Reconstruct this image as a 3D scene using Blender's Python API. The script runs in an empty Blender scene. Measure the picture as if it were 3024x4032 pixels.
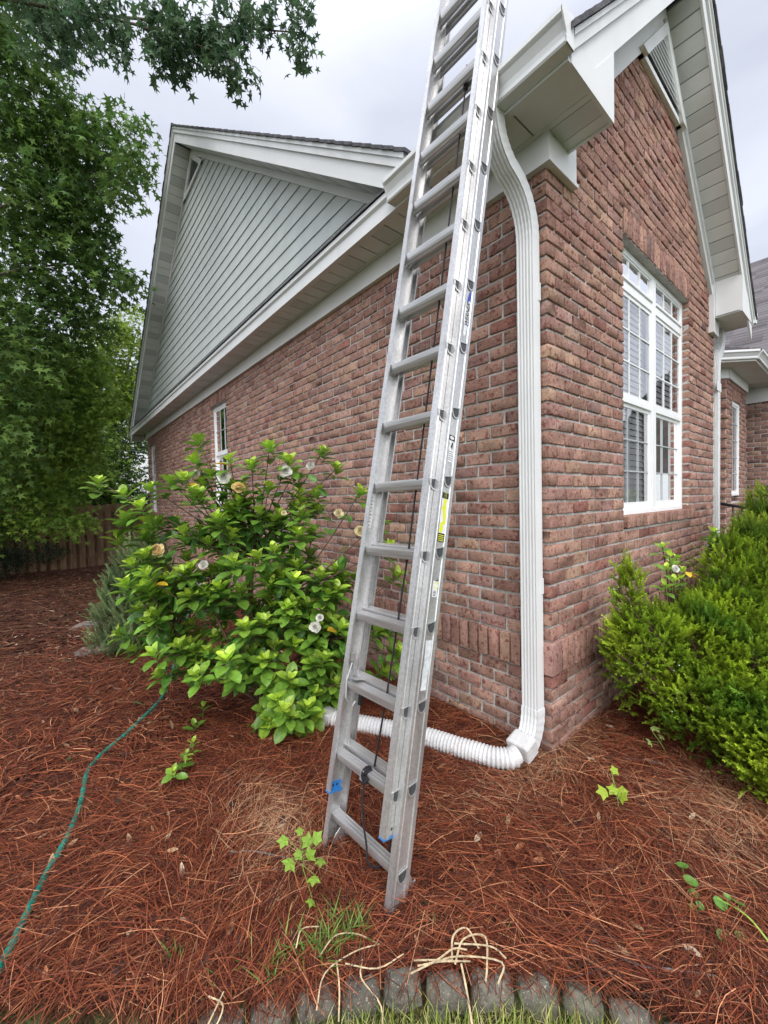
import bpy, bmesh, math, random
import numpy as np
from mathutils import Vector, Matrix
rnd = random.Random(7); rng = np.random.default_rng(11)
S = bpy.context.scene; COL = S.collection
R = math.radians

# ---------------------------------------------------------------- camera
CAMP = np.array([-2.1988, -1.1664, 1.4987]); YAW, PIT, ROL, FPX = R(39.7033), R(-1.817), R(-1.3209), 1588.73
fwd = np.array([math.sin(YAW)*math.cos(PIT), math.cos(YAW)*math.cos(PIT), math.sin(PIT)])
rgt = np.array([math.cos(YAW), -math.sin(YAW), 0]); upv = np.cross(rgt, fwd)
rgt, upv = math.cos(ROL)*rgt+math.sin(ROL)*upv, -math.sin(ROL)*rgt+math.cos(ROL)*upv
cd = bpy.data.cameras.new('camera'); cam = bpy.data.objects.new('camera', cd); COL.objects.link(cam)
cd.sensor_fit = 'VERTICAL'; cd.sensor_height = 32; cd.lens = FPX/4032*32; cd.clip_start = 0.05; cd.clip_end = 800
m = Matrix.Identity(4)
for i in range(3):
    m[i][0], m[i][1], m[i][2], m[i][3] = rgt[i], upv[i], -fwd[i], CAMP[i]
cam.matrix_world = m; S.camera = cam

# ---------------------------------------------------------------- sky and sun
W = bpy.data.worlds.new('World'); S.world = W; W.use_nodes = True
nt = W.node_tree; nt.nodes.clear()
def wn(t, **k):
    n = nt.nodes.new(t)
    for a, b in k.items(): setattr(n, a, b)
    return n
SUN_EL, SUN_AZ = R(52), R(215)       # azimuth measured from +y towards +x
sky = wn('ShaderNodeTexSky', sky_type='NISHITA', sun_disc=False, sun_elevation=SUN_EL, sun_rotation=SUN_AZ, air_density=1.5, dust_density=3)
bg1 = wn('ShaderNodeBackground'); bg1.inputs[1].default_value = 0.06
nt.links.new(sky.outputs[0], bg1.inputs[0])
tc = wn('ShaderNodeTexCoord'); mp = wn('ShaderNodeMapping'); mp.inputs['Scale'].default_value = (1.1, 1.1, 2.6)
nz = wn('ShaderNodeTexNoise'); nz.inputs['Scale'].default_value = 2.1; nz.inputs['Detail'].default_value = 5; nz.inputs['Roughness'].default_value = 0.5; nz.inputs['Distortion'].default_value = .35
cr = wn('ShaderNodeValToRGB'); cr.color_ramp.elements[0].position = .3; cr.color_ramp.elements[1].position = .68
cr.color_ramp.elements[0].color = (.56, .57, .635, 1); cr.color_ramp.elements[1].color = (.79, .79, .845, 1)
sx = wn('ShaderNodeSeparateXYZ'); mr = wn('ShaderNodeMapRange'); mr.interpolation_type = 'SMOOTHSTEP'
mr.inputs['From Min'].default_value = .66; mr.inputs['From Max'].default_value = .98; mr.inputs['To Min'].default_value = 1; mr.inputs['To Max'].default_value = 2.6
dt = wn('ShaderNodeVectorMath', operation='DOT_PRODUCT'); dt.inputs[1].default_value = (-.55, -.75, .35)
mr2 = wn('ShaderNodeMapRange'); mr2.interpolation_type = 'SMOOTHSTEP'
mr2.inputs['From Min'].default_value = .1; mr2.inputs['From Max'].default_value = .9; mr2.inputs['To Min'].default_value = 0; mr2.inputs['To Max'].default_value = 1.7
ad = wn('ShaderNodeMath', operation='ADD'); bg2 = wn('ShaderNodeBackground'); asd = wn('ShaderNodeAddShader'); wo = wn('ShaderNodeOutputWorld')
L_ = nt.links.new
L_(tc.outputs['Generated'], mp.inputs[0]); L_(mp.outputs[0], nz.inputs['Vector']); L_(nz.outputs[0], cr.inputs[0]); L_(cr.outputs[0], bg2.inputs[0])
L_(tc.outputs['Generated'], sx.inputs[0]); L_(sx.outputs[2], mr.inputs[0]); L_(tc.outputs['Generated'], dt.inputs[0]); L_(dt.outputs['Value'], mr2.inputs[0])
L_(mr.outputs[0], ad.inputs[0]); L_(mr2.outputs[0], ad.inputs[1]); L_(ad.outputs[0], bg2.inputs[1])
L_(bg1.outputs[0], asd.inputs[0]); L_(bg2.outputs[0], asd.inputs[1]); L_(asd.outputs[0], wo.inputs[0])
sd = bpy.data.lights.new('sun', 'SUN'); sd.energy = 1.3; sd.angle = R(28); sd.color = (1, .97, .92)
sun = bpy.data.objects.new('sun', sd); COL.objects.link(sun)
sv = Vector((math.sin(SUN_AZ)*math.cos(SUN_EL), math.cos(SUN_AZ)*math.cos(SUN_EL), math.sin(SUN_EL)))
sun.rotation_euler = sv.to_track_quat('Z', 'Y').to_euler()
S.view_settings.view_transform = 'Standard'; S.view_settings.look = 'None'; S.view_settings.exposure = 0.0; S.view_settings.gamma = 1
S.render.engine = 'CYCLES'; S.cycles.use_denoising = True; S.cycles.max_bounces = 7; S.cycles.transparent_max_bounces = 8

# ---------------------------------------------------------------- materials
MATS = {}
def mat(name, col=(.5, .5, .5), rough=.6, metal=0, attr=None, noise=None, bump=None, spec=.5, trans=0, extra=None, coat=0):
    """noise=(scale, dark factor, light factor, detail, stretch xyz); bump=(scale, strength, dist)"""
    if name in MATS: return MATS[name]
    M = bpy.data.materials.new(name); M.use_nodes = True; t = M.node_tree; t.nodes.clear(); N = t.nodes.new; L = t.links.new
    out = N('ShaderNodeOutputMaterial'); p = N('ShaderNodeBsdfPrincipled'); p.inputs['Roughness'].default_value = rough
    p.inputs['Metallic'].default_value = metal; p.inputs['Specular IOR Level'].default_value = spec
    if coat: p.inputs['Coat Weight'].default_value = coat; p.inputs['Coat Roughness'].default_value = .2
    if attr:
        a = N('ShaderNodeAttribute'); a.attribute_name = attr; c = a.outputs['Color']
    else:
        a = N('ShaderNodeRGB'); a.outputs[0].default_value = (*col, 1); c = a.outputs[0]
    tcn = N('ShaderNodeTexCoord')
    for nn in ([noise] if noise and not isinstance(noise, list) else (noise or [])):
        sc, d, l, det, st = (list(nn)+[4, (1, 1, 1)])[:5] if len(nn) < 5 else nn[:5]
        mpn = N('ShaderNodeMapping'); mpn.inputs['Scale'].default_value = st
        n1 = N('ShaderNodeTexNoise'); n1.inputs['Scale'].default_value = sc; n1.inputs['Detail'].default_value = det
        L(tcn.outputs['Object'], mpn.inputs[0]); L(mpn.outputs[0], n1.inputs['Vector'])
        r = N('ShaderNodeMapRange'); r.inputs['From Min'].default_value = .35; r.inputs['From Max'].default_value = .65
        r.inputs['To Min'].default_value = d; r.inputs['To Max'].default_value = l; L(n1.outputs[0], r.inputs[0])
        mm = N('ShaderNodeVectorMath'); mm.operation = 'SCALE'; L(c, mm.inputs[0]); L(r.outputs[0], mm.inputs['Scale']); c = mm.outputs[0]
    if extra: c = extra(t, c, tcn, p)
    L(c, p.inputs['Base Color'])
    if bump:
        n2 = N('ShaderNodeTexNoise'); n2.inputs['Scale'].default_value = bump[0]; n2.inputs['Detail'].default_value = 5
        if len(bump) > 3:
            mb = N('ShaderNodeMapping'); mb.inputs['Scale'].default_value = bump[3]; L(tcn.outputs['Object'], mb.inputs[0]); L(mb.outputs[0], n2.inputs['Vector'])
        else: L(tcn.outputs['Object'], n2.inputs['Vector'])
        b = N('ShaderNodeBump'); b.inputs['Strength'].default_value = bump[1]; b.inputs['Distance'].default_value = bump[2]
        L(n2.outputs[0], b.inputs['Height']); L(b.outputs[0], p.inputs['Normal'])
    if trans:
        tl = N('ShaderNodeBsdfTranslucent'); L(c, tl.inputs[0]); mx = N('ShaderNodeMixShader'); mx.inputs[0].default_value = trans
        L(p.outputs[0], mx.inputs[1]); L(tl.outputs[0], mx.inputs[2]); L(mx.outputs[0], out.inputs[0])
    else: L(p.outputs[0], out.inputs[0])
    MATS[name] = M; return M

def blotch(scale, col, lo, hi, fac=1.0, st=(1, 1, 1)):
    def f(t, c, tcn, p):
        N = t.nodes.new; L = t.links.new
        mpn = N('ShaderNodeMapping'); mpn.inputs['Scale'].default_value = st; mpn.inputs['Location'].default_value = (3.1, 1.7, .4)
        n = N('ShaderNodeTexNoise'); n.inputs['Scale'].default_value = scale; n.inputs['Detail'].default_value = 6; n.inputs['Roughness'].default_value = .62
        L(tcn.outputs['Object'], mpn.inputs[0]); L(mpn.outputs[0], n.inputs['Vector'])
        r = N('ShaderNodeMapRange'); r.inputs['From Min'].default_value = lo; r.inputs['From Max'].default_value = hi; r.inputs['To Max'].default_value = fac; L(n.outputs[0], r.inputs[0])
        m = N('ShaderNodeMix'); m.data_type = 'RGBA'; L(r.outputs[0], m.inputs['Factor']); L(c, m.inputs['A']); m.inputs['B'].default_value = (*col, 1)
        return m.outputs['Result']
    return f
def chain(*fs):
    def f(t, c, tcn, p):
        for g in fs: c = g(t, c, tcn, p)
        return c
    return f

BRICK = mat('brick', attr='col', rough=.93, noise=[(9, .86, 1.12), (120, .84, 1.14)], bump=(70, .8, .006), spec=.2,
            extra=chain(blotch(34, (.13, .032, .026), .53, .63, .8), blotch(44, (.50, .32, .22), .56, .68, .5), blotch(75, (.05, .028, .026), .60, .68, .8), blotch(2.2, (.50, .44, .40), .64, .86, .3)))
MORTAR = mat('mortar', (.46, .445, .415), .95, noise=[(3, .78, 1.15), (60, .8, 1.15)], bump=(70, .7, .006), spec=.1)
TRIM = mat('white_aluminium_trim', (.69, .705, .695), .45, noise=[(2.5, .95, 1.03), (300, .97, 1.02)], spec=.4, extra=chain(blotch(5, (.42, .40, .34), .60, .80, .28, (1, 1, .25)), blotch(40, (.40, .38, .33), .66, .74, .35)))
TRIMW = mat('white_window_vinyl', (.80, .82, .81), .35, noise=(8, .96, 1.03))
SOFF = mat('soffit_vinyl', (.66, .675, .645), .5, noise=(5, .95, 1.04))
def perfn(t, c, tcn, p):
    N = t.nodes.new; L = t.links.new
    v = N('ShaderNodeTexVoronoi'); v.feature = 'F1'; v.inputs['Scale'].default_value = 95; v.inputs['Randomness'].default_value = 0
    L(tcn.outputs['Object'], v.inputs['Vector'])
    r = N('ShaderNodeMapRange'); r.inputs['From Min'].default_value = .30; r.inputs['From Max'].default_value = .38; L(v.outputs['Distance'], r.inputs[0])
    m = N('ShaderNodeMix'); m.data_type = 'RGBA'; L(r.outputs[0], m.inputs['Factor']); m.inputs['A'].default_value = (.2, .2, .19, 1); L(c, m.inputs['B'])
    return m.outputs['Result']
PERF = mat('perforated_soffit_vinyl', (.57, .585, .56), .5, extra=perfn)
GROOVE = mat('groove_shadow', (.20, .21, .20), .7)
SIDING = mat('siding', (.47, .505, .485), .55, noise=(4, .95, 1.04), bump=(120, .12, .002, (1, .08, 1)))
ALU = mat('ladder_aluminium', (.62, .62, .615), .40, .72, noise=[(6, .80, 1.10, 5, (1, 1, .25)), (85, .88, 1.08)], bump=(160, .12, .001, (1, 1, .06)),
          extra=blotch(14, (.34, .33, .31), .54, .72, .55, (1, 1, .35)))
ALUR = mat('ladder_rung_aluminium', (.58, .58, .575), .40, .7, noise=[(40, .8, 1.1, 4, (.1, .1, 1))], bump=(200, .2, .001, (.05, .05, 1)))
ALUD = mat('rung_hollow_shade', (.07, .075, .08), .6, .3, noise=(60, .7, 1.2))
RING = mat('rung_collar', (.55, .55, .54), .38, .7)
ROPE = mat('black_rope', (.015, .014, .018), .85, bump=(400, .8, .002))
BLUE = mat('blue_plastic', (.03, .18, .46), .4)
WHITE = mat('sticker_white', (.74, .75, .74), .5, noise=(60, .86, 1.05))
BLACK = mat('sticker_black', (.02, .02, .02), .5)
YEL = mat('sticker_yellow', (.68, .70, .03), .5)
BLUEI = mat('sticker_blue', (.03, .06, .38), .5)
GLASSD = None
SHING = mat('asphalt_shingle', (.075, .075, .08), .95, noise=[(14, .6, 1.4), (150, .6, 1.5)], bump=(200, .6, .004))
def tabs(t, c, tcn, p):
    N = t.nodes.new; L = t.links.new
    mpn = N('ShaderNodeMapping'); mpn.inputs['Scale'].default_value = (7.1, 3.6, 0); b = N('ShaderNodeTexWhiteNoise'); b.noise_dimensions = '3D'
    sn = N('ShaderNodeVectorMath'); sn.operation = 'FLOOR'; L(tcn.outputs['Object'], mpn.inputs[0]); L(mpn.outputs[0], sn.inputs[0]); L(sn.outputs[0], b.inputs['Vector'])
    r = N('ShaderNodeMapRange'); r.inputs['To Min'].default_value = .66; r.inputs['To Max'].default_value = 1.3; L(b.outputs['Value'], r.inputs[0])
    mm = N('ShaderNodeVectorMath'); mm.operation = 'SCALE'; L(c, mm.inputs[0]); L(r.outputs[0], mm.inputs['Scale']); return mm.outputs[0]
SHINGB = mat('brown_shingle', (.118, .108, .112), .95, noise=[(130, .7, 1.35)], extra=tabs, bump=(200, .5, .004))
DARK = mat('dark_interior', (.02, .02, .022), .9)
BLIND = mat('blind_slat', (.84, .85, .86), .5)
SCREEN = mat('lower_sash_screen', (.10, .105, .11), .8)
BARK = mat('bark', (.11, .085, .065), .95, noise=[(12, .6, 1.3, 5, (1, 1, .3))], bump=(30, .8, .02, (1, 1, .3)))
TWIG = mat('brown_twig', (.10, .058, .034), .8)
TWIGG = mat('grey_twig', (.22, .20, .19), .9, noise=(30, .6, 1.2))
LEAF = mat('broad_leaf', attr='col', rough=.5, trans=.38, spec=.3)
GLEAF = mat('glossy_leaf', attr='col', rough=.36, trans=.3, spec=.5, noise=[(45, .8, 1.15), (9, .8, 1.2)], extra=blotch(26, (.40, .36, .05), .62, .74, .5))
NEEDLE = mat('pine_needle', attr='col', rough=.72, spec=.25)
JUN = mat('juniper_spray', attr='col', rough=.62, trans=.22, spec=.25)
PETAL = mat('petal', attr='col', rough=.6, trans=.35)
WOOD = mat('fence_wood', (.20, .125, .07), .9, noise=[(7, .65, 1.25, 5, (4, 4, .35)), (2, .8, 1.15)], bump=(20, .4, .004, (4, 4, .3)))
CONC = mat('aggregate_concrete', (.115, .105, .082), .95, noise=[(5, .65, 1.25), (45, .7, 1.3)], bump=(60, .8, .012),
           extra=chain(blotch(150, (.40, .37, .30), .60, .66, .8), blotch(7, (.10, .11, .055), .52, .7, .6)))
PAVER = mat('stone_paver', (.17, .145, .12), .95, noise=(8, .6, 1.2), bump=(30, .5, .01))
HOSE = mat('green_hose', (.012, .20, .145), .42, noise=[(90, .6, 1.35), (6, .8, 1.15)], bump=(260, .5, .002))
PIPE = mat('white_plastic_pipe', (.62, .62, .61), .5, noise=[(7, .86, 1.05), (60, .93, 1.05)], extra=blotch(10, (.38, .28, .22), .60, .8, .5))
BLK = mat('black_plastic', (.012, .012, .014), .5)
IRON = mat('black_iron', (.012, .012, .013), .45)

def glass_mat():
    M = bpy.data.materials.new('window_glass'); M.use_nodes = True; t = M.node_tree; t.nodes.clear(); N = t.nodes.new; L = t.links.new
    o = N('ShaderNodeOutputMaterial'); g = N('ShaderNodeBsdfGlossy'); g.inputs['Roughness'].default_value = .012; g.inputs['Color'].default_value = (.95, .95, .97, 1)
    tr = N('ShaderNodeBsdfTransparent'); tr.inputs[0].default_value = (.92, .94, .94, 1); f = N('ShaderNodeFresnel'); f.inputs[0].default_value = 1.6
    mu = N('ShaderNodeMath'); mu.operation = 'MULTIPLY_ADD'; mu.inputs[1].default_value = 1.7; mu.inputs[2].default_value = .10; mu.use_clamp = True
    n = N('ShaderNodeTexNoise'); n.inputs['Scale'].default_value = 1.4; b = N('ShaderNodeBump'); b.inputs['Strength'].default_value = .12; b.inputs['Distance'].default_value = .03
    tcn = N('ShaderNodeTexCoord'); L(tcn.outputs['Object'], n.inputs['Vector']); L(n.outputs[0], b.inputs['Height']); L(b.outputs[0], g.inputs['Normal'])
    mx = N('ShaderNodeMixShader'); L(f.outputs[0], mu.inputs[0]); L(mu.outputs[0], mx.inputs[0]); L(tr.outputs[0], mx.inputs[1]); L(g.outputs[0], mx.inputs[2]); L(mx.outputs[0], o.inputs[0])
    return M
GLASS = glass_mat()

# ---------------------------------------------------------------- object helpers
def tag(o, label=None, cat=None, group=None, kind=None):
    for k, v in (('label', label), ('category', cat), ('group', group), ('kind', kind)):
        if v: o[k] = v
    return o
def thing(name, loc, label, cat, group=None):
    o = bpy.data.objects.new(name, None); COL.objects.link(o); o.location = loc; o.empty_display_size = .1
    return tag(o, label, cat, group)
def attach(o, parent):
    if parent is not None:
        o.parent = parent
        w = Matrix.Identity(4); p = parent
        while p is not None: w = w @ Matrix.Translation(-Vector(p.location)); p = p.parent
        o.matrix_parent_inverse = w if parent.type == 'EMPTY' else Matrix.Identity(4)
def npmesh(name, V, F, mats, parent=None, col=None, smooth=False, mi=None):
    V = np.asarray(V, np.float32).reshape(-1, 3); me = bpy.data.meshes.new(name)
    if not isinstance(F, list): F = [np.asarray(F, np.int32)]
    else: F = [np.asarray(f, np.int32) for f in F if len(f)]
    nl = sum(f.size for f in F); npoly = sum(len(f) for f in F)
    me.vertices.add(len(V)); me.vertices.foreach_set('co', V.ravel())
    me.loops.add(nl); me.loops.foreach_set('vertex_index', np.concatenate([f.ravel() for f in F]))
    me.polygons.add(npoly); tot = np.concatenate([np.full(len(f), f.shape[1]) for f in F]); st = np.concatenate([[0], np.cumsum(tot)[:-1]])
    me.polygons.foreach_set('loop_start', st.astype(np.int32))
    try: me.polygons.foreach_set('loop_total', tot.astype(np.int32))
    except Exception: pass
    if mi is not None: me.polygons.foreach_set('material_index', np.asarray(mi, np.int32))
    me.update(calc_edges=True)
    me.polygons.foreach_set('use_smooth', np.full(npoly, smooth))
    for m_ in (mats if isinstance(mats, (list, tuple)) else [mats]): me.materials.append(m_)
    if col is not None:
        a = me.attributes.new('col', 'FLOAT_COLOR', 'POINT'); c = np.ones((len(V), 4), np.float32); c[:, :3] = col; a.data.foreach_set('color', c.ravel())
    o = bpy.data.objects.new(name, me); COL.objects.link(o); attach(o, parent)
    return o

class MB:
    """collects polygons; optional frame maps local (u,d,z) to world"""
    def __init__(s, fr=None): s.v = []; s.f = []; s.m = []; s.fr = fr; s.cur = 0
    def P(s, p): return tuple(p) if s.fr is None else tuple(s.fr(*p))
    def add(s, vs, fs):
        b = len(s.v); s.v += [s.P(p) for p in vs]
        for f in fs: s.f.append([b+i for i in f]); s.m.append(s.cur)
        return s
    def box(s, x0, x1, y0, y1, z0, z1):
        return s.add([(x0,y0,z0),(x1,y0,z0),(x1,y1,z0),(x0,y1,z0),(x0,y0,z1),(x1,y0,z1),(x1,y1,z1),(x0,y1,z1)],
                     [(0,3,2,1),(4,5,6,7),(0,1,5,4),(1,2,6,5),(2,3,7,6),(3,0,4,7)])
    def prism(s, poly, ax, a0, a1):
        n = len(poly)
        def q(p, a): return (a, p[0], p[1]) if ax == 0 else ((p[0], a, p[1]) if ax == 1 else (p[0], p[1], a))
        vs = [q(p, a0) for p in poly]+[q(p, a1) for p in poly]
        return s.add(vs, [tuple(range(n)), tuple(range(2*n-1, n-1, -1))]+[(i, i+n, (i+1) % n+n, (i+1) % n) for i in range(n)])
    def tube(s, pts, r, n=8, cap=True, prof=None, closed=False):
        pts = [Vector(p) for p in pts]; rs = r if isinstance(r, (list, tuple)) else [r]*len(pts); b = []
        up = None
        for i, p in enumerate(pts):
            t = (pts[min(i+1, len(pts)-1)]-pts[max(i-1, 0)]).normalized()
            if up is None: up = Vector((0, 0, 1)) if abs(t.z) < .9 else Vector((0, 1, 0))
            a = t.cross(up).normalized(); c = a.cross(t).normalized(); up = c
            if prof: b += [tuple(p+a*(u*rs[i])+c*(w*rs[i])) for u, w in prof]
            else: b += [tuple(p+a*(math.cos(2*math.pi*k/n)*rs[i])+c*(math.sin(2*math.pi*k/n)*rs[i])) for k in range(n)]
        if prof: n = len(prof)
        fs = [(i*n+k, i*n+(k+1) % n, (i+1)*n+(k+1) % n, (i+1)*n+k) for i in range(len(pts)-1) for k in range(n)]
        if cap: fs += [tuple(range(n-1, -1, -1)), tuple((len(pts)-1)*n+k for k in range(n))]
        return s.add(b, fs)
    def build(s, name, mats, parent=None, smooth=False, bevel=0, label=None):
        me = bpy.data.meshes.new(name); me.from_pydata(s.v, [], s.f)
        for m_ in (mats if isinstance(mats, (list, tuple)) else [mats]): me.materials.append(m_)
        me.polygons.foreach_set('material_index', s.m); me.polygons.foreach_set('use_smooth', [smooth]*len(s.f))
        bm = bmesh.new(); bm.from_mesh(me); bmesh.ops.recalc_face_normals(bm, faces=bm.faces)
        if bevel: bmesh.ops.bevel(bm, geom=bm.edges[:], offset=bevel, segments=1, affect='EDGES', clamp_overlap=True)
        bm.to_mesh(me); bm.free(); me.update()
        o = bpy.data.objects.new(name, me); COL.objects.link(o); attach(o, parent)
        if label: o['label'] = label
        return o
def inst(TV, TF, M, T):
    """instances of a template: M (n,3,3), T (n,3)"""
    n = len(T); V = np.einsum('nij,tj->nti', M, TV)+T[:, None, :]
    F = (TF[None]+(np.arange(n)*len(TV))[:, None, None]).reshape(-1, TF.shape[1])
    return V.reshape(-1, 3), F
def basis(d, up=None, roll=None):
    """rows of unit vectors d -> matrices whose columns are (side, d, normal)"""
    d = d/np.linalg.norm(d, axis=1, keepdims=True)
    if up is None: up = np.tile([0, 0, 1.], (len(d), 1))
    s = np.cross(d, up); s /= np.maximum(np.linalg.norm(s, axis=1, keepdims=True), 1e-6); n = np.cross(s, d)
    if roll is not None:
        c, q = np.cos(roll)[:, None], np.sin(roll)[:, None]; s, n = s*c+n*q, n*c-s*q
    return np.stack([s, d, n], 2)
def gz(x, y):
    b = -.03-.018*np.maximum(0, y-1.5)
    return b+.012*np.sin(3.1*x+1.3*y)*np.cos(2.3*y-.7*x)
SMO = lambda a: a

# ================================================================= THE HOUSE
ZT, BH, BL = 3.333, .0813, .2032
house = thing('brick_house', (1.89, 3, 0), 'red brick house with white trim, pale siding gable and dark shingle roof behind the ladder', 'house')

# brick template (nine-slice of a bevelled box)
def brick_template():
    bm = bmesh.new(); bmesh.ops.create_cube(bm, size=1.0)
    for v in bm.verts: v.co = Vector((v.co.x*.19, v.co.y*.09, v.co.z*.07))
    bmesh.ops.bevel(bm, geom=bm.edges[:], offset=.0052, segments=2, affect='EDGES', profile=.5)
    bm.verts.ensure_lookup_table()
    v = np.array([v.co[:] for v in bm.verts]); half = np.array([.095, .045, .035]); sg = np.sign(v); off = v-sg*half
    q = [f for f in bm.faces]; F4 = np.array([[a.index for a in f.verts] for f in q if len(f.verts) == 4]); F3 = np.array([[a.index for a in f.verts] for f in q if len(f.verts) == 3]).reshape(-1, 3)
    bm.free(); return sg, off, F4, F3
BSG, BOF, BF4, BF3 = brick_template()
PAL = np.array([(.300, .172, .132), (.280, .156, .120), (.325, .190, .142), (.258, .138, .108), (.345, .212, .150), (.285, .16, .135), (.25, .112, .088), (.20, .125, .108), (.31, .19, .155), (.42, .29, .19)])
PW = np.array([.26, .22, .16, .12, .06, .12, .025, .018, .02, .003]); PW /= PW.sum()
def bricks(name, items, parent, label=None, dark=1.0):
    """items: (centre xyz, U, N, (len, depth, height))"""
    n = len(items); C = np.array([i[0] for i in items], float); U = np.array([i[1] for i in items], float); Nn = np.array([i[2] for i in items], float); D = np.array([i[3] for i in items], float)
    Z = np.tile([0, 0, 1.], (n, 1)); loc = BSG[None]*D[:, None, :]/2+BOF[None]
    loc = loc+rng.normal(0, .0015, loc.shape); 
    # wavy arrises: low frequency wobble per brick
    ph = rng.uniform(0, 6.3, (n, 1, 3)); loc[..., 2] += .0016*np.sin(loc[..., 0]*38+ph[..., 0]); loc[..., 1] += .0016*np.sin(loc[..., 0]*30+ph[..., 1])
    tilt = rng.normal(0, .008, (n, 1)); loc[..., 2] += tilt*loc[..., 0]
    C = C+Nn*rng.normal(0, .0016, (n, 1))
    V = C[:, None]+loc[..., 0:1]*U[:, None]+loc[..., 1:2]*Nn[:, None]+loc[..., 2:3]*Z[:, None]
    t = len(BSG); off = (np.arange(n)*t)[:, None, None]
    col = PAL[rng.choice(len(PAL), n, p=PW)]*rng.uniform(.86, 1.16, (n, 1))*dark*np.array([1.09, 1.14, 1.14])
    o = npmesh(name, V.reshape(-1, 3), [(BF4[None]+off).reshape(-1, 4), (BF3[None]+off).reshape(-1, 3)], BRICK, parent, np.repeat(col, t, 0), True)
    if label: o['label'] = label
    return o
def field(items, O, U, Nn, a, b, zs, starts, openings=(), top=None, proud=0.0, depth=.095, L=BL):
    O = np.array(O, float); U = np.array(U, float); Nn = np.array(Nn, float)
    for (zc, h, par) in zs:
        u = starts[par]
        while u < b:
            ivs = [(max(u, a if par is None else starts[par]), min(u+L, b))]
            for (o0, o1, z0, z1) in openings:
                if z0 < zc < z1:
                    new = []
                    for p, q in ivs:
                        if q <= o0 or p >= o1: new.append((p, q))
                        else:
                            if p < o0: new.append((p, o0+.008))
                            if q > o1: new.append((o1-.002, q))
                    ivs = new
            for p, q in ivs:
                q2 = q-.0175
                if q2-p < .008: continue
                if top and top((p+q)/2) < zc: continue
                c = O+U*((p+q2)/2)+np.array([0, 0, zc])-Nn*(depth/2-proud)
                items.append((c, U, Nn, (q2-p, depth, h)))
            u += L
def soldiers(items, O, U, Nn, a, b, z0, z1, proud=0., depth=.095, w=BH):
    O = np.array(O, float); U = np.array(U, float); Nn = np.array(Nn, float); n = max(1, round((b-a)/w)); w = (b-a)/n
    for i in range(n):
        c = O+U*(a+(i+.5)*w)+np.array([0, 0, (z0+z1)/2])-Nn*(depth/2-proud); items.append((c, U, Nn, (w-.0135, depth, z1-z0-.010)))
X1, Y1 = 3.78, 11.82
rows_hi = [(ZT-(k+.5)*BH, BH-.0142, k % 2) for k in range(33)]
rows_lo = [(.45-(k+.5)*BH, BH-.0142, k % 2) for k in range(6)]
# side wall, normal -x : windows at y
W1 = (5.32, 6.12, 1.30, 3.13); W2 = (10.86, 11.62, 1.30, 3.10)
it = []
field(it, (0, 0, 0), (0, 1, 0), (-1, 0, 0), 0, Y1, rows_hi+rows_lo, {0: .1016, 1: .2032}, [(W1[0], W1[1], 1.2, ZT), (W2[0], W2[1], 1.2, ZT)])
for w in (W1, W2):
    soldiers(it, (0, 0, 0), (0, 1, 0), (-1, 0, 0), w[0], w[1], w[3], ZT, .003)
    soldiers(it, (0, 0, 0), (0, 1, 0), (-1, 0, 0), w[0], w[1], w[2]-.1, w[2], .02)
soldiers(it, (0, 0, 0), (0, 1, 0), (-1, 0, 0), .1016, Y1, .45, .65, .016)
bricks('brick_wall', it, house, 'long brick side wall running away behind the gardenia')
# front wall, normal -y, with gable
FX, FZ = X1/2, 5.34
WF = (1.10, 2.80, 1.33, 3.40)
gtop = lambda x: FZ+.05-abs(x-FX)
rows_g = [(ZT+(k+.5)*BH, BH-.0142, (k+1) % 2) for k in range(20)]
it = []
ops = [(WF[0], WF[1], 1.25, 3.60)]
field(it, (0, 0, 0), (1, 0, 0), (0, -1, 0), 0, X1, rows_hi+rows_lo, {0: .2032, 1: .1016}, ops)
field(it, (0, 0, 0), (1, 0, 0), (0, -1, 0), 0, X1, rows_g, {0: .02, 1: .1216}, ops+[(WF[0], WF[1], 3.3, 3.60), (FX-.50, FX+.50, 4.88, 6)], top=gtop)
soldiers(it, (0, 0, 0), (1, 0, 0), (0, -1, 0), WF[0], WF[1], 3.40, 3.60, .003)
soldiers(it, (0, 0, 0), (1, 0, 0), (0, -1, 0), WF[0]+.005, WF[1]+.12, 1.235, 1.335, .022)
soldiers(it, (0, 0, 0), (1, 0, 0), (0, -1, 0), .1016, X1, .45, .65, .016)
# corner bricks, seen from both sides
for (zc, h, par) in rows_hi+rows_lo:
    lx, ly = (.190, .088) if par == 0 else (.088, .190)
    it.append(((lx/2, ly/2, zc), (1, 0, 0), (0, -1, 0), (lx, ly, h)))
it.append(((.038, .038, .55), (1, 0, 0), (0, -1, 0), (.108, .108, .191)))
bricks('brick_wall', it, house, 'brick gable wall with the tall white double window')
it = []
field(it, (X1, 0, 0), (0, 1, 0), (1, 0, 0), 0, .9, rows_hi+rows_lo, {0: .1016, 1: .0}, [])
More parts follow.
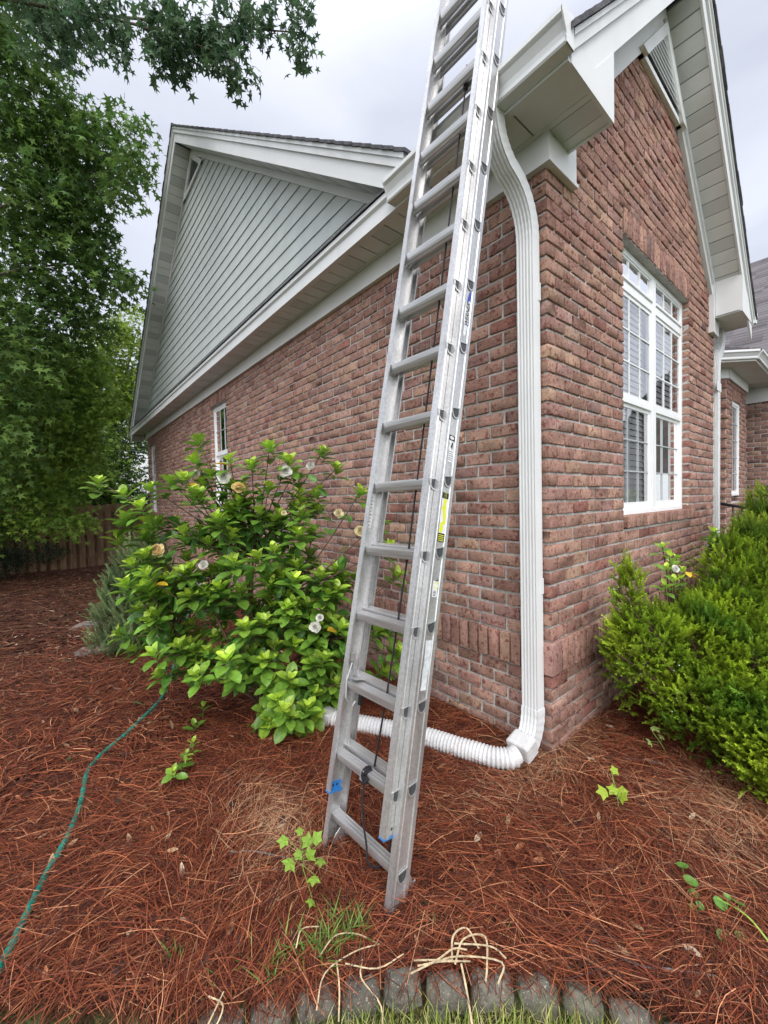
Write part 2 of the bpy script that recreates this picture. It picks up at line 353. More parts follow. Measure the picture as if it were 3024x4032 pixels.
# the entry side: recessed wall, bay and far wall
UB = (math.sqrt(.5), -math.sqrt(.5), 0); NB = (-math.sqrt(.5), -math.sqrt(.5), 0)
BAYA, BAYB, BAYC, BAYD = (5.81, .90), (6.38, .33), (7.95, .33), (8.5, .88)
allr = rows_hi+rows_lo+[(.55, BH, 0), (.62, BH, 1)]
allr = [(ZT-(k+.5)*BH, BH-.0142, k % 2) for k in range(41)]
field(it, (X1, .9, 0), (1, 0, 0), (0, -1, 0), 0, BAYA[0]-X1, allr, {0: .0, 1: -.1016})
field(it, (BAYA[0], BAYA[1], 0), UB, NB, 0, .80, allr, {0: .0, 1: -.1016})
WB = (.36, 1.06, 1.42, 3.04)
field(it, (BAYB[0], BAYB[1], 0), (1, 0, 0), (0, -1, 0), 0, 1.57, allr, {0: .0, 1: -.1016}, [(WB[0], WB[1], WB[2]-.1, 3.25)])
soldiers(it, (BAYB[0], BAYB[1], 0), (1, 0, 0), (0, -1, 0), WB[0], WB[1], 3.04, 3.25)
field(it, (8.5, .9, 0), (0, -1, 0), (-1, 0, 0), 0, 1.4, allr, {0: .0, 1: -.1016})
bricks('brick_wall', it, house, 'brick walls and bay of the entry wing at the far right', .88)
# mortar bodies, recessed behind the brick faces
mo = MB(); rc = .0105
def mortar_wall(O, U, Nn, L, z0, z1, openings, th=.085):
    O = Vector(O); U = Vector(U); Nn = Vector(Nn)
    fr = lambda u, d, z: O+U*u-Nn*(rc+d)+Vector((0, 0, z)); m_ = MB(fr)
    cuts = sorted(openings); u = 0
    for (a, b, c, d) in cuts:
        m_.box(u, a, 0, th, z0, z1); m_.box(a, b, 0, th, z0, c)
        if d < z1: m_.box(a, b, 0, th, d, z1)
        u = b
    m_.box(u, L, 0, th, z0, z1); b0 = len(mo.v); mo.v += m_.v; mo.f += [[i+b0 for i in f] for f in m_.f]; mo.m += m_.m
mortar_wall((0, .012, 0), (0, 1, 0), (-1, 0, 0), Y1, -.15, ZT, [(W1[0]-.012, W1[1]-.012, W1[2], W1[3]), (W2[0]-.012, W2[1]-.012, W2[2], W2[3])])
mortar_wall((.10, 0, 0), (1, 0, 0), (0, -1, 0), X1-.10, -.15, 3.62, [(WF[0]-.1, WF[1]-.1, WF[2]-.1, WF[3])])
mortar_wall((X1, .1, 0), (0, 1, 0), (1, 0, 0), .75, -.15, ZT, [])
mortar_wall((X1+.02, .9, 0), (1, 0, 0), (0, -1, 0), 2.0, -.2, ZT, [])
mortar_wall((BAYA[0]+.01, BAYA[1]-.01, 0), UB, NB, .79, -.2, ZT, [])
mortar_wall((BAYB[0]+.01, BAYB[1], 0), (1, 0, 0), (0, -1, 0), 1.56, -.2, ZT, [(WB[0]-.01, WB[1]-.01, WB[2]-.1, WB[3])])
mortar_wall((8.5, .8, 0), (0, -1, 0), (-1, 0, 0), 1.3, -.2, ZT, [])
xl = 3.62-(FZ+.02-FX)
mo.prism([(max(.1, FX-(FZ-3.62)-.02), 3.62), (FX+(FZ-3.62)+.02, 3.62), (FX, FZ+.04)], 1, rc, rc+.085)
for (a, b) in ((W1[0], W1[1]), (W2[0], W2[1])): pass
mo.build('mortar', MORTAR, house)
# dark rooms behind the windows
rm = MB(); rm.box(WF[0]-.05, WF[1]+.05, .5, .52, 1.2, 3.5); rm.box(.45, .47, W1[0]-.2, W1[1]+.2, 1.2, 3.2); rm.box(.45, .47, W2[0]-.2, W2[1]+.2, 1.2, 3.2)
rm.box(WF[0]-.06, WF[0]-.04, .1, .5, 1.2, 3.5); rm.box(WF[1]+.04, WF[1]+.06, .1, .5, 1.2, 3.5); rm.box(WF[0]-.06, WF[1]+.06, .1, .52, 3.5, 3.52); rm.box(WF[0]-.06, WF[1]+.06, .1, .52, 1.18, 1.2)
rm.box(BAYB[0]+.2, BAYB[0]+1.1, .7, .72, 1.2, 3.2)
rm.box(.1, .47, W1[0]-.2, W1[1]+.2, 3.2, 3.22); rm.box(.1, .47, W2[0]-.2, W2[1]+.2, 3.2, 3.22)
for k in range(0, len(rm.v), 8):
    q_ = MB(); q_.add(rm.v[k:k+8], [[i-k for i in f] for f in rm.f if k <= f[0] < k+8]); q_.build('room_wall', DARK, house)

# ---- trim -------------------------------------------------------
ZS = 3.49                                         # soffit level
tr = MB(); tr.box(-.030, .02, -.030, Y1+.02, ZT-.006, ZS+.01); tr.box(-.040, .02, -.040, Y1+.03, ZT-.012, ZT+.012); tr.build('frieze_board', TRIM, house)
tr = MB(); tr.prism([(.021, ZT-.006), (.30, ZT-.006), (.30, ZS+.13), (.021, ZS+.01)], 1, -.030, .0); tr.box(.021, .30, -.04, 0, ZT-.012, ZT+.012)
tr.build('frieze_return', TRIM, house, bevel=.002)
def panel_run(mb_s, mb_p, mb_g, u0, u1, w, place, lead=0):
    """soffit panels between u0..u1; place(a,b,kind) writes one strip"""
    k = 0; u = u0
    while u < u1-1e-4:
        b = min(u+w, u1)
        q_ = MB(); place(q_, u+.005, b-.005, 0); (mb_p if k % 3 == lead else mb_s).append(q_); u = b; k += 1
    place(mb_g, u0, u1, 1)
def build_soffit(s_, p_, g_, name):
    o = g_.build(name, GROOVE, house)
    for q in s_: q.build('soffit_panel', SOFF, o)
    for q in p_: q.build('vented_panel', PERF, o)
    return o
s_, p_, g_ = [], [], MB()
def pl(m_, a, b, g): m_.box(-.283, -.028, a, b, ZS+(.008 if g else 0), ZS+.014)
panel_run(s_, p_, g_, -.26, 12.45, .152, pl)
s_.append(MB().box(-.285, -.25, -.26, 12.45, ZS-.004, ZS+.003)); s_.append(MB().box(-.06, -.03, -.26, 12.45, ZS-.004, ZS+.003))
build_soffit(s_, p_, g_, 'soffit')
# pent eave fascia and its shingle strip under the siding gable
f = MB(); f.prism([(-.285, ZS-.012), (-.302, ZS-.012), (-.302, ZS+.085), (-.322, ZS+.10), (-.322, ZS+.135), (-.285, ZS+.15)], 1, .93, 12.47)
f.prism([(-.285, ZS-.012), (-.302, ZS-.012), (-.302, ZS+.1), (-.285, ZS+.12)], 1, -.27, .93)
f.box(-.322, -.28, 12.44, 12.475, ZS-.012, ZS+.14)
f.build('fascia', TRIM, house, label='white fascia running along the side eave')
pr = MB()
for k in range(3):
    x0 = -.335+k*.115; z0 = 3.63+k*.115*.735
    pr.prism([(x0, z0), (x0, z0+.014), (x0+.13, z0+.13*.735+.004), (x0+.13, z0+.13*.735-.01)], 1, .93+k*.001, 12.5)
pr.build('pent_roof', SHING, house)

# ---- rear siding gable (plane x=0, ridge y=6.49) ------------------
PY, PZ, SL = 6.49, 7.96, .735
sg = MB(); z = 3.86; EXP = .163
while z < 7.55:
    hw = (PZ-.30-z)/SL; hw2 = (PZ-.30-z-EXP)/SL
    if hw2 > .02: sg.add([(-.030, PY-hw, z), (-.030, PY+hw, z), (-.016, PY+hw2, z+EXP+.004), (-.016, PY-hw2, z+EXP+.004), (-.006, PY-hw, z), (-.006, PY+hw, z)], [(0, 1, 2, 3), (0, 4, 5, 1)])
    z += EXP
sg.build('siding', SIDING, house)
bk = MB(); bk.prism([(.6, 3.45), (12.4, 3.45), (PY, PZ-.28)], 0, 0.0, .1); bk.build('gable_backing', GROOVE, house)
gv = MB(); vz0, vzt = 7.12, 7.64
gv.prism([(PY-.60, vz0), (PY+.60, vz0), (PY+.54, vz0+.05), (PY-.54, vz0+.05)], 0, -.055, -.03)
for sgn in (-1, 1): gv.prism([(PY+sgn*.62, vz0), (PY+sgn*.50, vz0), (PY, vzt-.1), (PY, vzt)], 0, -.056, -.03)
vent = gv.build('gable_vent', TRIM, house)
lv = MB(); z = vz0+.07
while z < vzt-.14:
    hw = (vzt-.1-z)/.42*.46; lv.add([(-.048, PY-hw, z), (-.048, PY+hw, z), (-.031, PY+hw-.03, z+.035), (-.031, PY-hw+.03, z+.035)], [(0, 1, 2, 3)]); z += .045
lv.build('louvre', TRIM, vent)
lv = MB(); lv.prism([(PY-.48, vz0+.05), (PY+.48, vz0+.05), (PY, vzt-.1)], 0, -.0305, -.03); lv.build('screen', SIDING, vent)
YLO, YHI = .80, 12.47
def rz(y): return PZ-SL*abs(y-PY)
for sgn, ye in ((-1, YLO), (1, YHI)):
    f = MB()
    zt, ze = PZ, rz(ye)
    f.prism([(PY, zt-.27), (ye, ze-.27), (ye, ze-.10), (PY, zt-.10)], 0, -.300, -.282)
    f.prism([(PY, zt-.115), (ye, ze-.115), (ye, ze-.02), (PY, zt-.02)], 0, -.320, -.2995)
    f.prism([(PY, zt-.055), (ye, ze-.055), (ye, ze-.02), (PY, zt-.02)], 0, -.333, -.3195)
    f.build('rake_fascia', TRIM, house, label='white rake trim of the siding gable')
    f = MB(); yw = ye+(-sgn)*.15; f.prism([(PY, zt-.35), (yw, rz(yw)-.35), (yw, rz(yw)-.255), (PY, zt-.255)], 0, -.045, -.02)
    f.build('rake_frieze', TRIM, house)
    s_, p_, g_ = [], [], MB()
    def pl(m_, a, b, g):
        ya, yb = PY+sgn*a, PY+sgn*b; o = .008 if g else 0
        m_.prism([(ya, rz(ya)-.262+o), (yb, rz(yb)-.262+o), (yb, rz(yb)-.24), (ya, rz(ya)-.24)], 0, -.283, -.02)
    panel_run(s_, p_, g_, .02, abs(ye-PY)-.04, .125, pl)
    build_soffit(s_, p_, g_, 'rake_soffit')
    rf = MB(); n = int(abs(ye-PY)/.115)+1
    for k in range(n+1):
        yb = PY+sgn*(abs(ye-PY)+.035-k*.115); yt = yb-sgn*.13
        if (yt-PY)*sgn < 0: yt = PY
        if (yb-PY)*sgn <= 0: break
        xo = -.345-(.006 if k % 2 else 0)-rnd.uniform(0, .004)
        z0 = rz(yb)-.012; z1 = rz(yt)-.004
        rf.prism([(yb, z0-.004), (yb, z0+.020), (yt, z1+.006), (yt, z1-.02)], 0, xo, 7.0)
    rf.build('roof', SHING, house, label='dark shingle slope of the siding gable')
rf = MB(); rf.prism([(PY-.16, PZ-.105), (PY, PZ+.012), (PY+.16, PZ-.105), (PY, PZ+.026)], 0, -.352, 7.0); rf.build('ridge_cap', SHING, house)

# ---- front brick gable roof ---------------------------------------
RZ = FZ+.475          # roof surface: z = RZ + ... on the ridge
def fz(x): return RZ-abs(x-FX)
YF = -.27
for sgn in (-1, 1):
    xe = FX+sgn*(FX+.30+(.09 if sgn > 0 else 0)); f = MB()
    f.prism([(FX, RZ-.285), (xe, fz(xe)-.285), (xe, fz(xe)-.12), (FX, RZ-.12)] if sgn > 0 else [(FX, RZ-.285), (-.155, fz(-.155)-.285), (-.28, ZS-.01), (-.30, ZS+.02), (-.30, ZS+.06), (xe, fz(xe)-.04), (FX, RZ-.12)], 1, YF, YF+.018)
    f.prism([(FX, RZ-.12), (xe, fz(xe)-.12), (xe, fz(xe)-.03), (FX, RZ-.03)], 1, YF-.018, YF+.0005)
    f.prism([(FX, RZ-.06), (xe, fz(xe)-.06), (xe, fz(xe)-.03), (FX, RZ-.03)], 1, YF-.03, YF-.0175)
    f.build('rake_fascia', TRIM, house, label='white rake trim of the brick gable')
    f = MB(); xw = .02 if sgn < 0 else X1-.02
    f.prism([(FX, FZ+.0), (xw, FZ-abs(xw-FX)), (xw, FZ-abs(xw-FX)+.20), (FX, FZ+.20)], 1, -.030, .005)
    f.prism([(FX, FZ+.10), (xw, FZ-abs(xw-FX)+.10), (xw, FZ-abs(xw-FX)+.20), (FX, FZ+.20)], 1, -.046, -.0295)
    f.build('rake_frieze', TRIM, house)
    s_, p_, g_ = [], [], MB()
    def pl(m_, a, b, g):
        xa, xb = FX+sgn*a, FX+sgn*b; o = .010 if g else 0
        m_.prism([(xa, fz(xa)-.278+o), (xb, fz(xb)-.278+o), (xb, fz(xb)-.25), (xa, fz(xa)-.25)], 1, YF+.02, -.03)
    panel_run(s_, p_, g_, .03, FX-.10, .092, pl)
    build_soffit(s_, p_, g_, 'rake_soffit')
    rf = MB()
    for k in range(24):
        a = FX+.335+(.09 if sgn > 0 else 0)-k*.10; b = a-.115
        if a <= 0: break
        b = max(b, 0); xb, xt = FX+sgn*a, FX+sgn*b
        rf.prism([(xb, fz(xb)-.024), (xb, fz(xb)+.008), (xt, fz(xt)+.002), (xt, fz(xt)-.026)], 1, YF-.045-rnd.uniform(0, .008), (fz(xb)-3.19)/.735+.22 if sgn < 0 else 3.9)
    rf.build('roof', SHING, house, label='dark shingle slope of the brick gable')
rf = MB(); rf.prism([(FX-.16, RZ-.15), (FX, RZ+.012), (FX+.16, RZ-.15), (FX, RZ+.03)], 1, YF-.055, 3.9); rf.build('ridge_cap', SHING, house)
# boxed eave returns: left and right
b_ = MB()
b_.prism([(-.28, ZS-.012), (.205, ZS-.012), (.205, fz(.205)-.285), (-.02, fz(-.02)-.285), (-.28, ZS+.11)], 1, YF-.004, YF+.014)
b_.box(.187, .205, YF+.014, -.028, ZS-.012, ZS+.33)
b_.build('eave_return', TRIM, house, label='boxed white eave return above the downspout')
s_, p_, g_ = [], [], MB()
s_.append(MB().box(-.285, -.02, YF+.016, -.03, ZS-.002, ZS+.010)); s_.append(MB().box(.115, .187, YF+.016, -.03, ZS-.002, ZS+.010))
p_.append(MB().box(-.016, .111, YF+.016, -.03, ZS-.002, ZS+.010)); g_.box(-.02, .187, YF+.016, -.03, ZS+.006, ZS+.012)
build_soffit(s_, p_, g_, 'soffit')
b_ = MB(); xr = X1-.18
b_.box(xr, xr+.018, YF+.014, -.047, ZS-.055, fz(xr)-.262)
b_.prism([(xr, ZS-.055), (X1+.385, ZS-.055), (X1+.385, ZS+.05), (xr, fz(xr)-.285)], 1, YF-.006, YF+.014)
b_.box(xr, X1+.375, YF+.014, .3, ZS-.05, ZS-.04)
b_.box(xr-.055, xr-.002, -.045, .006, ZT-.06, fz(xr)-.30); b_.box(xr-.002, X1+.03, -.040, .006, ZT-.06, ZS-.052)
b_.box(X1+.0, X1+.028, .008, .9, ZT-.02, ZS-.052)
b_.build('eave_return', TRIM, house, label='deep boxed white eave return at the far end of the gable')
b_ = MB(); b_.prism([(X1+.388, ZS-.05), (X1+.46, ZS-.05), (X1+.52, ZS+.06), (X1+.52, ZS+.085), (X1+.388, ZS+.085)], 1, YF-.035, .6)
b_.build('gutter', TRIM, house, label='short white gutter end at the right of the gable')
# side gutter, K profile, y from -0.3 to 0.92
g = MB(); y0, y1 = -.295, .925
K = [(-.304, 3.492), (-.365, 3.492), (-.372, 3.512), (-.366, 3.532), (-.402, 3.598), (-.408, 3.602), (-.408, 3.622), (-.398, 3.622)]
g.prism([(-.304, 3.492), (-.366, 3.492), (-.373, 3.500), (-.373, 3.518), (-.367, 3.524), (-.372, 3.55), (-.392, 3.585), (-.404, 3.592), (-.410, 3.597), (-.410, 3.618), (-.396, 3.618), (-.396, 3.60), (-.36, 3.57), (-.335, 3.50), (-.304, 3.50)], 1, y0, y1)
g.prism([(-.304, 3.64), (-.41, 3.625), (-.41, 3.597), (-.373, 3.53), (-.373, 3.492), (-.304, 3.492)], 1, y0-.003, y0+.003)
g.prism([(-.304, 3.64), (-.41, 3.625), (-.41, 3.597), (-.373, 3.53), (-.373, 3.492), (-.304, 3.492)], 1, y1-.003, y1+.003)
g.box(-.408, -.304, y0+.01, y1-.01, 3.618, 3.624)
g.build('gutter', TRIM, house, label='white gutter on the side eave above the ladder')

# ---- gable vent of the brick gable ---------------------------------
vz0, vzt = 4.835, 5.385
gv = MB(); gv.box(FX-(vzt-vz0)+.05, FX+(vzt-vz0)-.05, -.034, .004, vz0, vz0+.045)
for sgn in (-1, 1): gv.prism([(FX+sgn*(vzt-vz0+.01), vz0+.0), (FX+sgn*(vzt-vz0-.10), vz0+.0), (FX, vzt-.095), (FX, vzt+.01)], 1, -.062, .003)
vent = gv.build('gable_vent', TRIMW, house, bevel=.002)
lv = MB(); z = vz0+.065
while z < vzt-.13:
    hw = vzt-.095-z; lv.add([(FX-hw, -.052, z), (FX+hw, -.052, z), (FX+hw-.02, -.018, z+.041), (FX-hw+.02, -.018, z+.041), (FX-hw, -.048, z-.004), (FX+hw, -.048, z-.004)], [(0, 1, 2, 3), (0, 4, 5, 1)]); z += .046
lv.build('louvre', TRIMW, vent)
lv = MB(); lv.prism([(FX-.44, vz0+.05), (FX+.44, vz0+.05), (FX, vzt-.1)], 1, -.017, -.012); lv.build('screen', DARK, vent)

# ---- windows --------------------------------------------------------
def window(O, U, IN, u0, u1, z0, z1, label, twin=False, mid=None, cols=3, transom=None, blinds=True, sashrows=3, narrow=False):
    O = Vector(O); U = Vector(U); IN = Vector(IN)
    fr = lambda u, d, z: O+U*u+IN*d+Vector((0, 0, z))
    w = MB(fr); fw = .048
    w.box(u0, u0+fw, .062, .11, z0, z1); w.box(u1-fw, u1, .062, .11, z0, z1); w.box(u0+fw, u1-fw, .062, .11, z1-fw, z1); w.box(u0+fw, u1-fw, .052, .11, z0, z0+.035)
    w.box(u0+fw, u1-fw, .060, .11, z0+.035, z0+.052)
    units = [(u0+fw, u1-fw)]
    if twin:
        c = (u0+u1)/2; w.box(c-.048, c+.048, .058, .11, z0+.052, z1-fw); units = [(u0+fw, c-.048), (c+.048, u1-fw)]
    zt = z1-fw
    if transom:
        for a, b in units:
            w.box(a, b, .060, .11, transom, transom+.065); w.box(a, b, .050, .11, transom+.075, transom+.10); w.box(a, b, .062, .11, transom+.065, transom+.075)
    win = w.build('window', TRIMW, house, bevel=.0025, label=label)
    for a, b in units:
        cells = []
        if transom: cells.append(('t', transom+.10, z1-fw, .078, 1)); top = transom
        else: top = z1-fw
        if mid: cells += [('u', mid+.035, top, .078, sashrows), ('l', z0+.052, mid, .092, sashrows)]
        else: cells.append(('u', z0+.052, top, .08, sashrows))
        for kind, c0, c1, d, nr in cells:
            sw = .030 if kind != 't' else .014; sb = MB(fr)
            sb.box(a, a+sw, d-.008, d+.02, c0, c1); sb.box(b-sw, b, d-.008, d+.02, c0, c1); sb.box(a+sw, b-sw, d-.008, d+.02, c1-sw, c1)
            bot = .045 if kind == 'l' else (.038 if kind == 'u' else sw); sb.box(a+sw, b-sw, d-.010, d+.02, c0, c0+bot)
            if kind == 'u' and mid: sb.box(a, b, d-.014, d+.02, c0-.035, c0)
            sb.build('sash', TRIMW, win)
            mu = MB(fr); ia, ib, ja, jb = a+sw, b-sw, c0+bot, c1-sw; mw = .0050 if kind != 'l' else .0045; dd = d-.005
            for i in range(1, cols): x = ia+(ib-ia)*i/cols; mu.box(x-mw, x+mw, dd-.004, dd+.004, ja, jb)
            for j in range(1, nr): zz = ja+(jb-ja)*j/nr; mu.box(ia, ib, dd-.0045, dd+.0035, zz-mw, zz+mw)
            mu.build('muntin', TRIMW if (kind != 'l' and twin) else mat('screened_vinyl', (.42, .44, .44), .6), win)
            gl = MB(fr); gl.add([(ia, d-.0005, ja), (ib, d-.0005, ja), (ib, d-.0005, jb), (ia, d-.0005, jb)], [(0, 1, 2, 3)]); gl.build('pane', GLASS, win)
        if blinds:
            bl = MB(fr); z = z0+.06
            while z < z1-.05:
                bl.add([(a+.0, .124, z-.026), (b, .124, z-.026), (b, .138, z+.024), (a, .138, z+.024)], [(0, 1, 2, 3)]); z += .052
            bl.box((a+b)/2-.012, (a+b)/2+.012, .115, .120, z0+.05, z1-.05)
            bl.build('blind', BLIND, win)
    return win
window((0, 0, 0), (1, 0, 0), (0, 1, 0), WF[0], WF[1], WF[2], WF[3], 'white double window with transoms in the brick gable wall', True, 2.22, 3, 3.075)
window((0, 0, 0), (0, 1, 0), (1, 0, 0), W1[0], W1[1], W1[2], W1[3], 'narrow white side window above the gardenia', False, 2.30, 3, None, False, 2)
window((0, 0, 0), (0, 1, 0), (1, 0, 0), W2[0], W2[1], W2[2], W2[3], 'small white side window near the far corner', False, 2.25, 3, None, False, 2)
window((BAYB[0], BAYB[1]-.040, 0), (1, 0, 0), (0, 1, 0), WB[0], WB[1], WB[2], WB[3], 'tall narrow window in the brick bay', False, None, 3, None, False, 5)
li = MB(); li.box(WF[0], WF[1], .004, .10, WF[3]+.0005, WF[3]+.008); li.build('lintel', mat('painted_lintel', (.42, .40, .36), .8, noise=(14, .6, 1.2), extra=blotch(9, (.18, .10, .07), .55, .7, .7)), house)

# ---- downspouts -------------------------------------------------------
def rect_prof(w, d, rib=True):
    """profile in (a,c) units of 1; width w along c, depth d along a, ribs on both wide faces"""
    p = []
    nr = 5; pts = []
    for k in range(nr*4+1):
        t = k/(nr*4); r = (.0045 if (k % 4 in (1, 2)) and 0 < k < nr*4 else 0); pts.append((t, r))
    for t, r in pts: p.append((-d/2+r, -w/2+w*t))
    for t, r in pts[::-1]: p.append((d/2-r, -w/2+w*t))
    return p
def spout(name, path, w, d, side, parent, label):
    """sweep a rectangular corrugated tube along path; 'side' is the constant wide axis"""
    m_ = MB(); side = Vector(side); prof = rect_prof(w, d); pts = [Vector(p) for p in path]; b = []
    for i, p in enumerate(pts):
        t = (pts[min(i+1, len(pts)-1)]-pts[max(i-1, 0)]).normalized(); a = side.cross(t).normalized()
        bend = 0
        if 0 < i < len(pts)-1:
            ang = (pts[i]-pts[i-1]).angle(pts[i+1]-pts[i]); bend = .0035 if (ang > .05 and i % 2) else 0
        for (u, v) in prof:
            s2 = 1+bend*9; b.append(tuple(p+a*(u*s2)+side*(v*s2)))
    n = len(prof); fs = [(i*n+k, i*n+(k+1) % n, (i+1)*n+(k+1) % n, (i+1)*n+k) for i in range(len(pts)-1) for k in range(n)]
    fs += [tuple(range(n-1, -1, -1)), tuple((len(pts)-1)*n+k for k in range(n))]
    m_.add(b, fs); return m_.build(name, TRIM, parent, label=label)
def arc(p0, p1, p2, n=9):
    """rounded corner through p1"""
    p0, p1, p2 = Vector(p0), Vector(p1), Vector(p2); return [p0*(1-t)**2+p1*2*t*(1-t)+p2*t*t for t in [i/n for i in range(n+1)]]
yd = .088; xd = -.052
top = arc((-.332, yd+.03, 3.49), (-.332, yd+.03, 3.35), (-.225, yd+.02, 3.265), 12)+arc((-.180, yd+.012, 3.229), (xd, yd, 3.12), (xd, yd, 2.93), 14)
path = top+[(xd, yd, z) for z in (2.2, 1.4, .7, .25)]
ds = spout('downspout', [Vector((-.332, yd+.03, 3.53))]+path, .098, .074, (0, 1, 0), house, 'white downspout at the brick corner beside the ladder')
low = arc((xd, yd, .26), (xd, yd, .10), (-.15, yd, .055), 12)+[Vector((-.19, yd, .042))]
e_ = spout('elbow', low, .104, .080, (0, 1, 0), ds, None)
bx = MB(); bx.tube([(-.12, yd-.0, .085), (-.215, yd+.004, .052)], [1, 1], prof=[(-.066, -.05), (.066, -.05), (.070, .046), (.055, .058), (-.055, .058), (-.070, .046)]); 
bx.build('elbow', PIPE, ds, bevel=.006)
st = MB()
st.box(-.034, -.012, .034, .0405, 2.60, 2.70); st.box(-.034, -.012, .034, .0405, .93, 1.02)
st.build('strap', TRIM, ds)
xd2 = X1+.082; y2 = .004
path = arc((xd2+.25, y2, 3.46), (xd2+.25, y2, 3.26), (xd2+.16, y2, 3.18), 8)+arc((xd2+.07, y2, 3.10), (xd2, y2, 3.03), (xd2, y2, 2.88), 8)+[Vector((xd2, y2, z)) for z in (2.0, 1.0, .1)]
ds2 = spout('downspout', path, .076, .118, (0, 1, 0), house, 'white downspout at the far end of the gable wall')
st = MB(); st.box(X1-.045, xd2+.06, -.042, -.036, 2.66, 2.76); st.build('strap', TRIM, ds2)
st = MB()
for k in range(5): st.box(xd2-.048+.018*k, xd2-.041+.018*k, y2-.0415, y2-.036, .1, 2.85)
st.build('rib', TRIM, ds2)

# ---- entry wing roofs and cornice ----------------------------------------
co = MB()
def cornice(p, q, n):
    """gutter + fascia + soffit between plan points p->q, outward normal n"""
    (px, py), (qx, qy) = p, q; nx, ny = n
    def P(a, off, z): x = px+(qx-px)*a; y = py+(qy-py)*a; return (x+nx*off, y+ny*off, z)
    prof = [(0, 3.50), (-.012, 3.50), (-.0, 3.52), (.035, 3.52), (.04, 3.535), (.035, 3.555), (.065, 3.60), (.085, 3.615), (.085, 3.645), (0, 3.645)]
    n_ = len(prof); vs = [P(0, o, z) for o, z in prof]+[P(1, o, z) for o, z in prof]
    co.add(vs, [tuple(range(n_)), tuple(range(2*n_-1, n_-1, -1))]+[(i, i+n_, (i+1) % n_+n_, (i+1) % n_) for i in range(n_)])
oh = .36; k = oh*math.tan(R(22.5))
A = (BAYA[0]-oh*.7-.1, BAYA[1]-oh*.7+.1); B = (BAYB[0]-k, BAYB[1]-oh); Cc = (8.5-oh, BAYC[1]-oh)
cornice(A, B, (-.7071, -.7071)); cornice(B, Cc, (0, -1)); cornice((8.5-oh, BAYC[1]-oh), (8.5-oh, -.75), (-1, 0)); cornice((X1+.3, .9-oh), A, (0, -1))
co.build('cornice', TRIM, house)
so = MB(); so.prism([(X1, .9), (X1, .9-oh), A, B, Cc, (8.5-oh, -.75), (8.6, -.75), (8.6, .95)], 2, ZS+.002, ZS+.012); so.build('soffit', SOFF, house)
fr_ = MB(); fr_.box(X1+.03, BAYA[0]+.0, .872, .9, ZT, ZS)
def slab(p, q, n, z0, z1, th=.028):
    (px, py), (qx, qy) = p, q; nx, ny = n; v = [(px, py), (qx, qy), (qx+nx*th, qy+ny*th), (px+nx*th, py+ny*th)]; fr_.prism(v, 2, z0, z1)
slab(BAYA, BAYB, (-.7071, -.7071), ZT, ZS); slab((BAYB[0]-.012, BAYB[1]), BAYC, (0, -1), ZT, ZS); slab((8.5, .9), (8.5, -.5), (-1, 0), ZT-.12, ZS); fr_.build('frieze_board', TRIM, house)
er = MB()
# slope facing -x over the far wing
for kx in range(46):
    x0 = 8.5-oh-.10+kx*.118; z0 = 3.64+kx*.118*.80; er.prism([(x0, z0-.012), (x0, z0+.012), (x0+.13, z0+.13*.8+.003), (x0+.13, z0+.13*.8-.02)], 1, -.9, 5.0)
for ky in range(40):
    y0 = .9-oh-.10+ky*.118; z0 = 3.64+ky*.118*.80; er.prism([(y0, z0-.012), (y0, z0+.012), (y0+.13, z0+.13*.8+.003), (y0+.13, z0+.13*.8-.02)], 0, X1+.35, 10)
for kb in range(12):      # little hip roof of the bay
    t0 = kb*.08; a = (A[0]+t0*.8-.05, A[1]+t0*.9-.05); b = (B[0]+t0*.45-.02, B[1]+t0-.07); z0 = 3.645+t0*.55
    er.prism([a, b, (8.3, b[1]), (8.3, b[1]+.35), (a[0]+.3, a[1]+.35)], 2, z0-.01, z0+.012)
er.build('roof', SHINGB, house, label='brown shingle roof over the entry wing')
mm = MB(); mm.box(4.9, 5.15, .45, .62, 3.66, 3.80); mm.build('vent_pipe', TRIM, house)

# ================================================================= GROUND
xs = np.concatenate([np.linspace(-90, -8, 18), np.linspace(-7.5, 6, 170), np.linspace(7, 90, 18)]); ys = np.concatenate([np.linspace(-90, -4, 16), np.linspace(-3.5, 8, 150), np.linspace(9, 20, 20), np.linspace(24, 120, 16)])
GX, GY = np.meshgrid(xs, ys); GZ = gz(GX, GY)-.004
near = ((GX > -7.5) & (GX < 6) & (GY > -3.5) & (GY < 8)); GZ = GZ+near*rng.normal(0, .004, GX.shape)
# stone edging curve: the lawn lies on the camera's side, 9 cm lower
ST = np.array([(-2.95, .98), (-2.6, .70), (-2.25, .40), (-1.857, .058), (-1.739, -.015), (-1.61, -.08), (-1.472, -.125), (-1.366, -.199), (-1.261, -.282), (-1.157, -.389), (-1.056, -.494), (-.991, -.614), (-.907, -.724), (-.861, -.80), (-.79, -.93), (-.74, -1.08), (-.70, -1.3), (-.68, -1.7)])
def shift_(P):
    P = np.array(P, float); t = np.hypot(P[:, 0]+1.30, P[:, 1]+.27)/.40; k = np.clip(1-t*t, -.35, 1); return P+np.array([-.024, -.030])*k[:, None]
ST = shift_(ST)
def lawn_side(x, y):
    """signed distance to the edging curve, positive on the lawn side (towards the camera)"""
    x = np.asarray(x, float); y = np.asarray(y, float); best = np.full(x.shape, 1e9); sgn = np.zeros(x.shape)
    for i in range(len(ST)-1):
        a, b = ST[i], ST[i+1]; d = b-a; t = np.clip(((x-a[0])*d[0]+(y-a[1])*d[1])/(d@d), 0, 1); px, py = a[0]+t*d[0], a[1]+t*d[1]
        q = np.hypot(x-px, y-py); s = d[0]*(y-a[1])-d[1]*(x-a[0]); m_ = q < best; best = np.where(m_, q, best); sgn = np.where(m_, -np.sign(s), sgn)
    return best*sgn
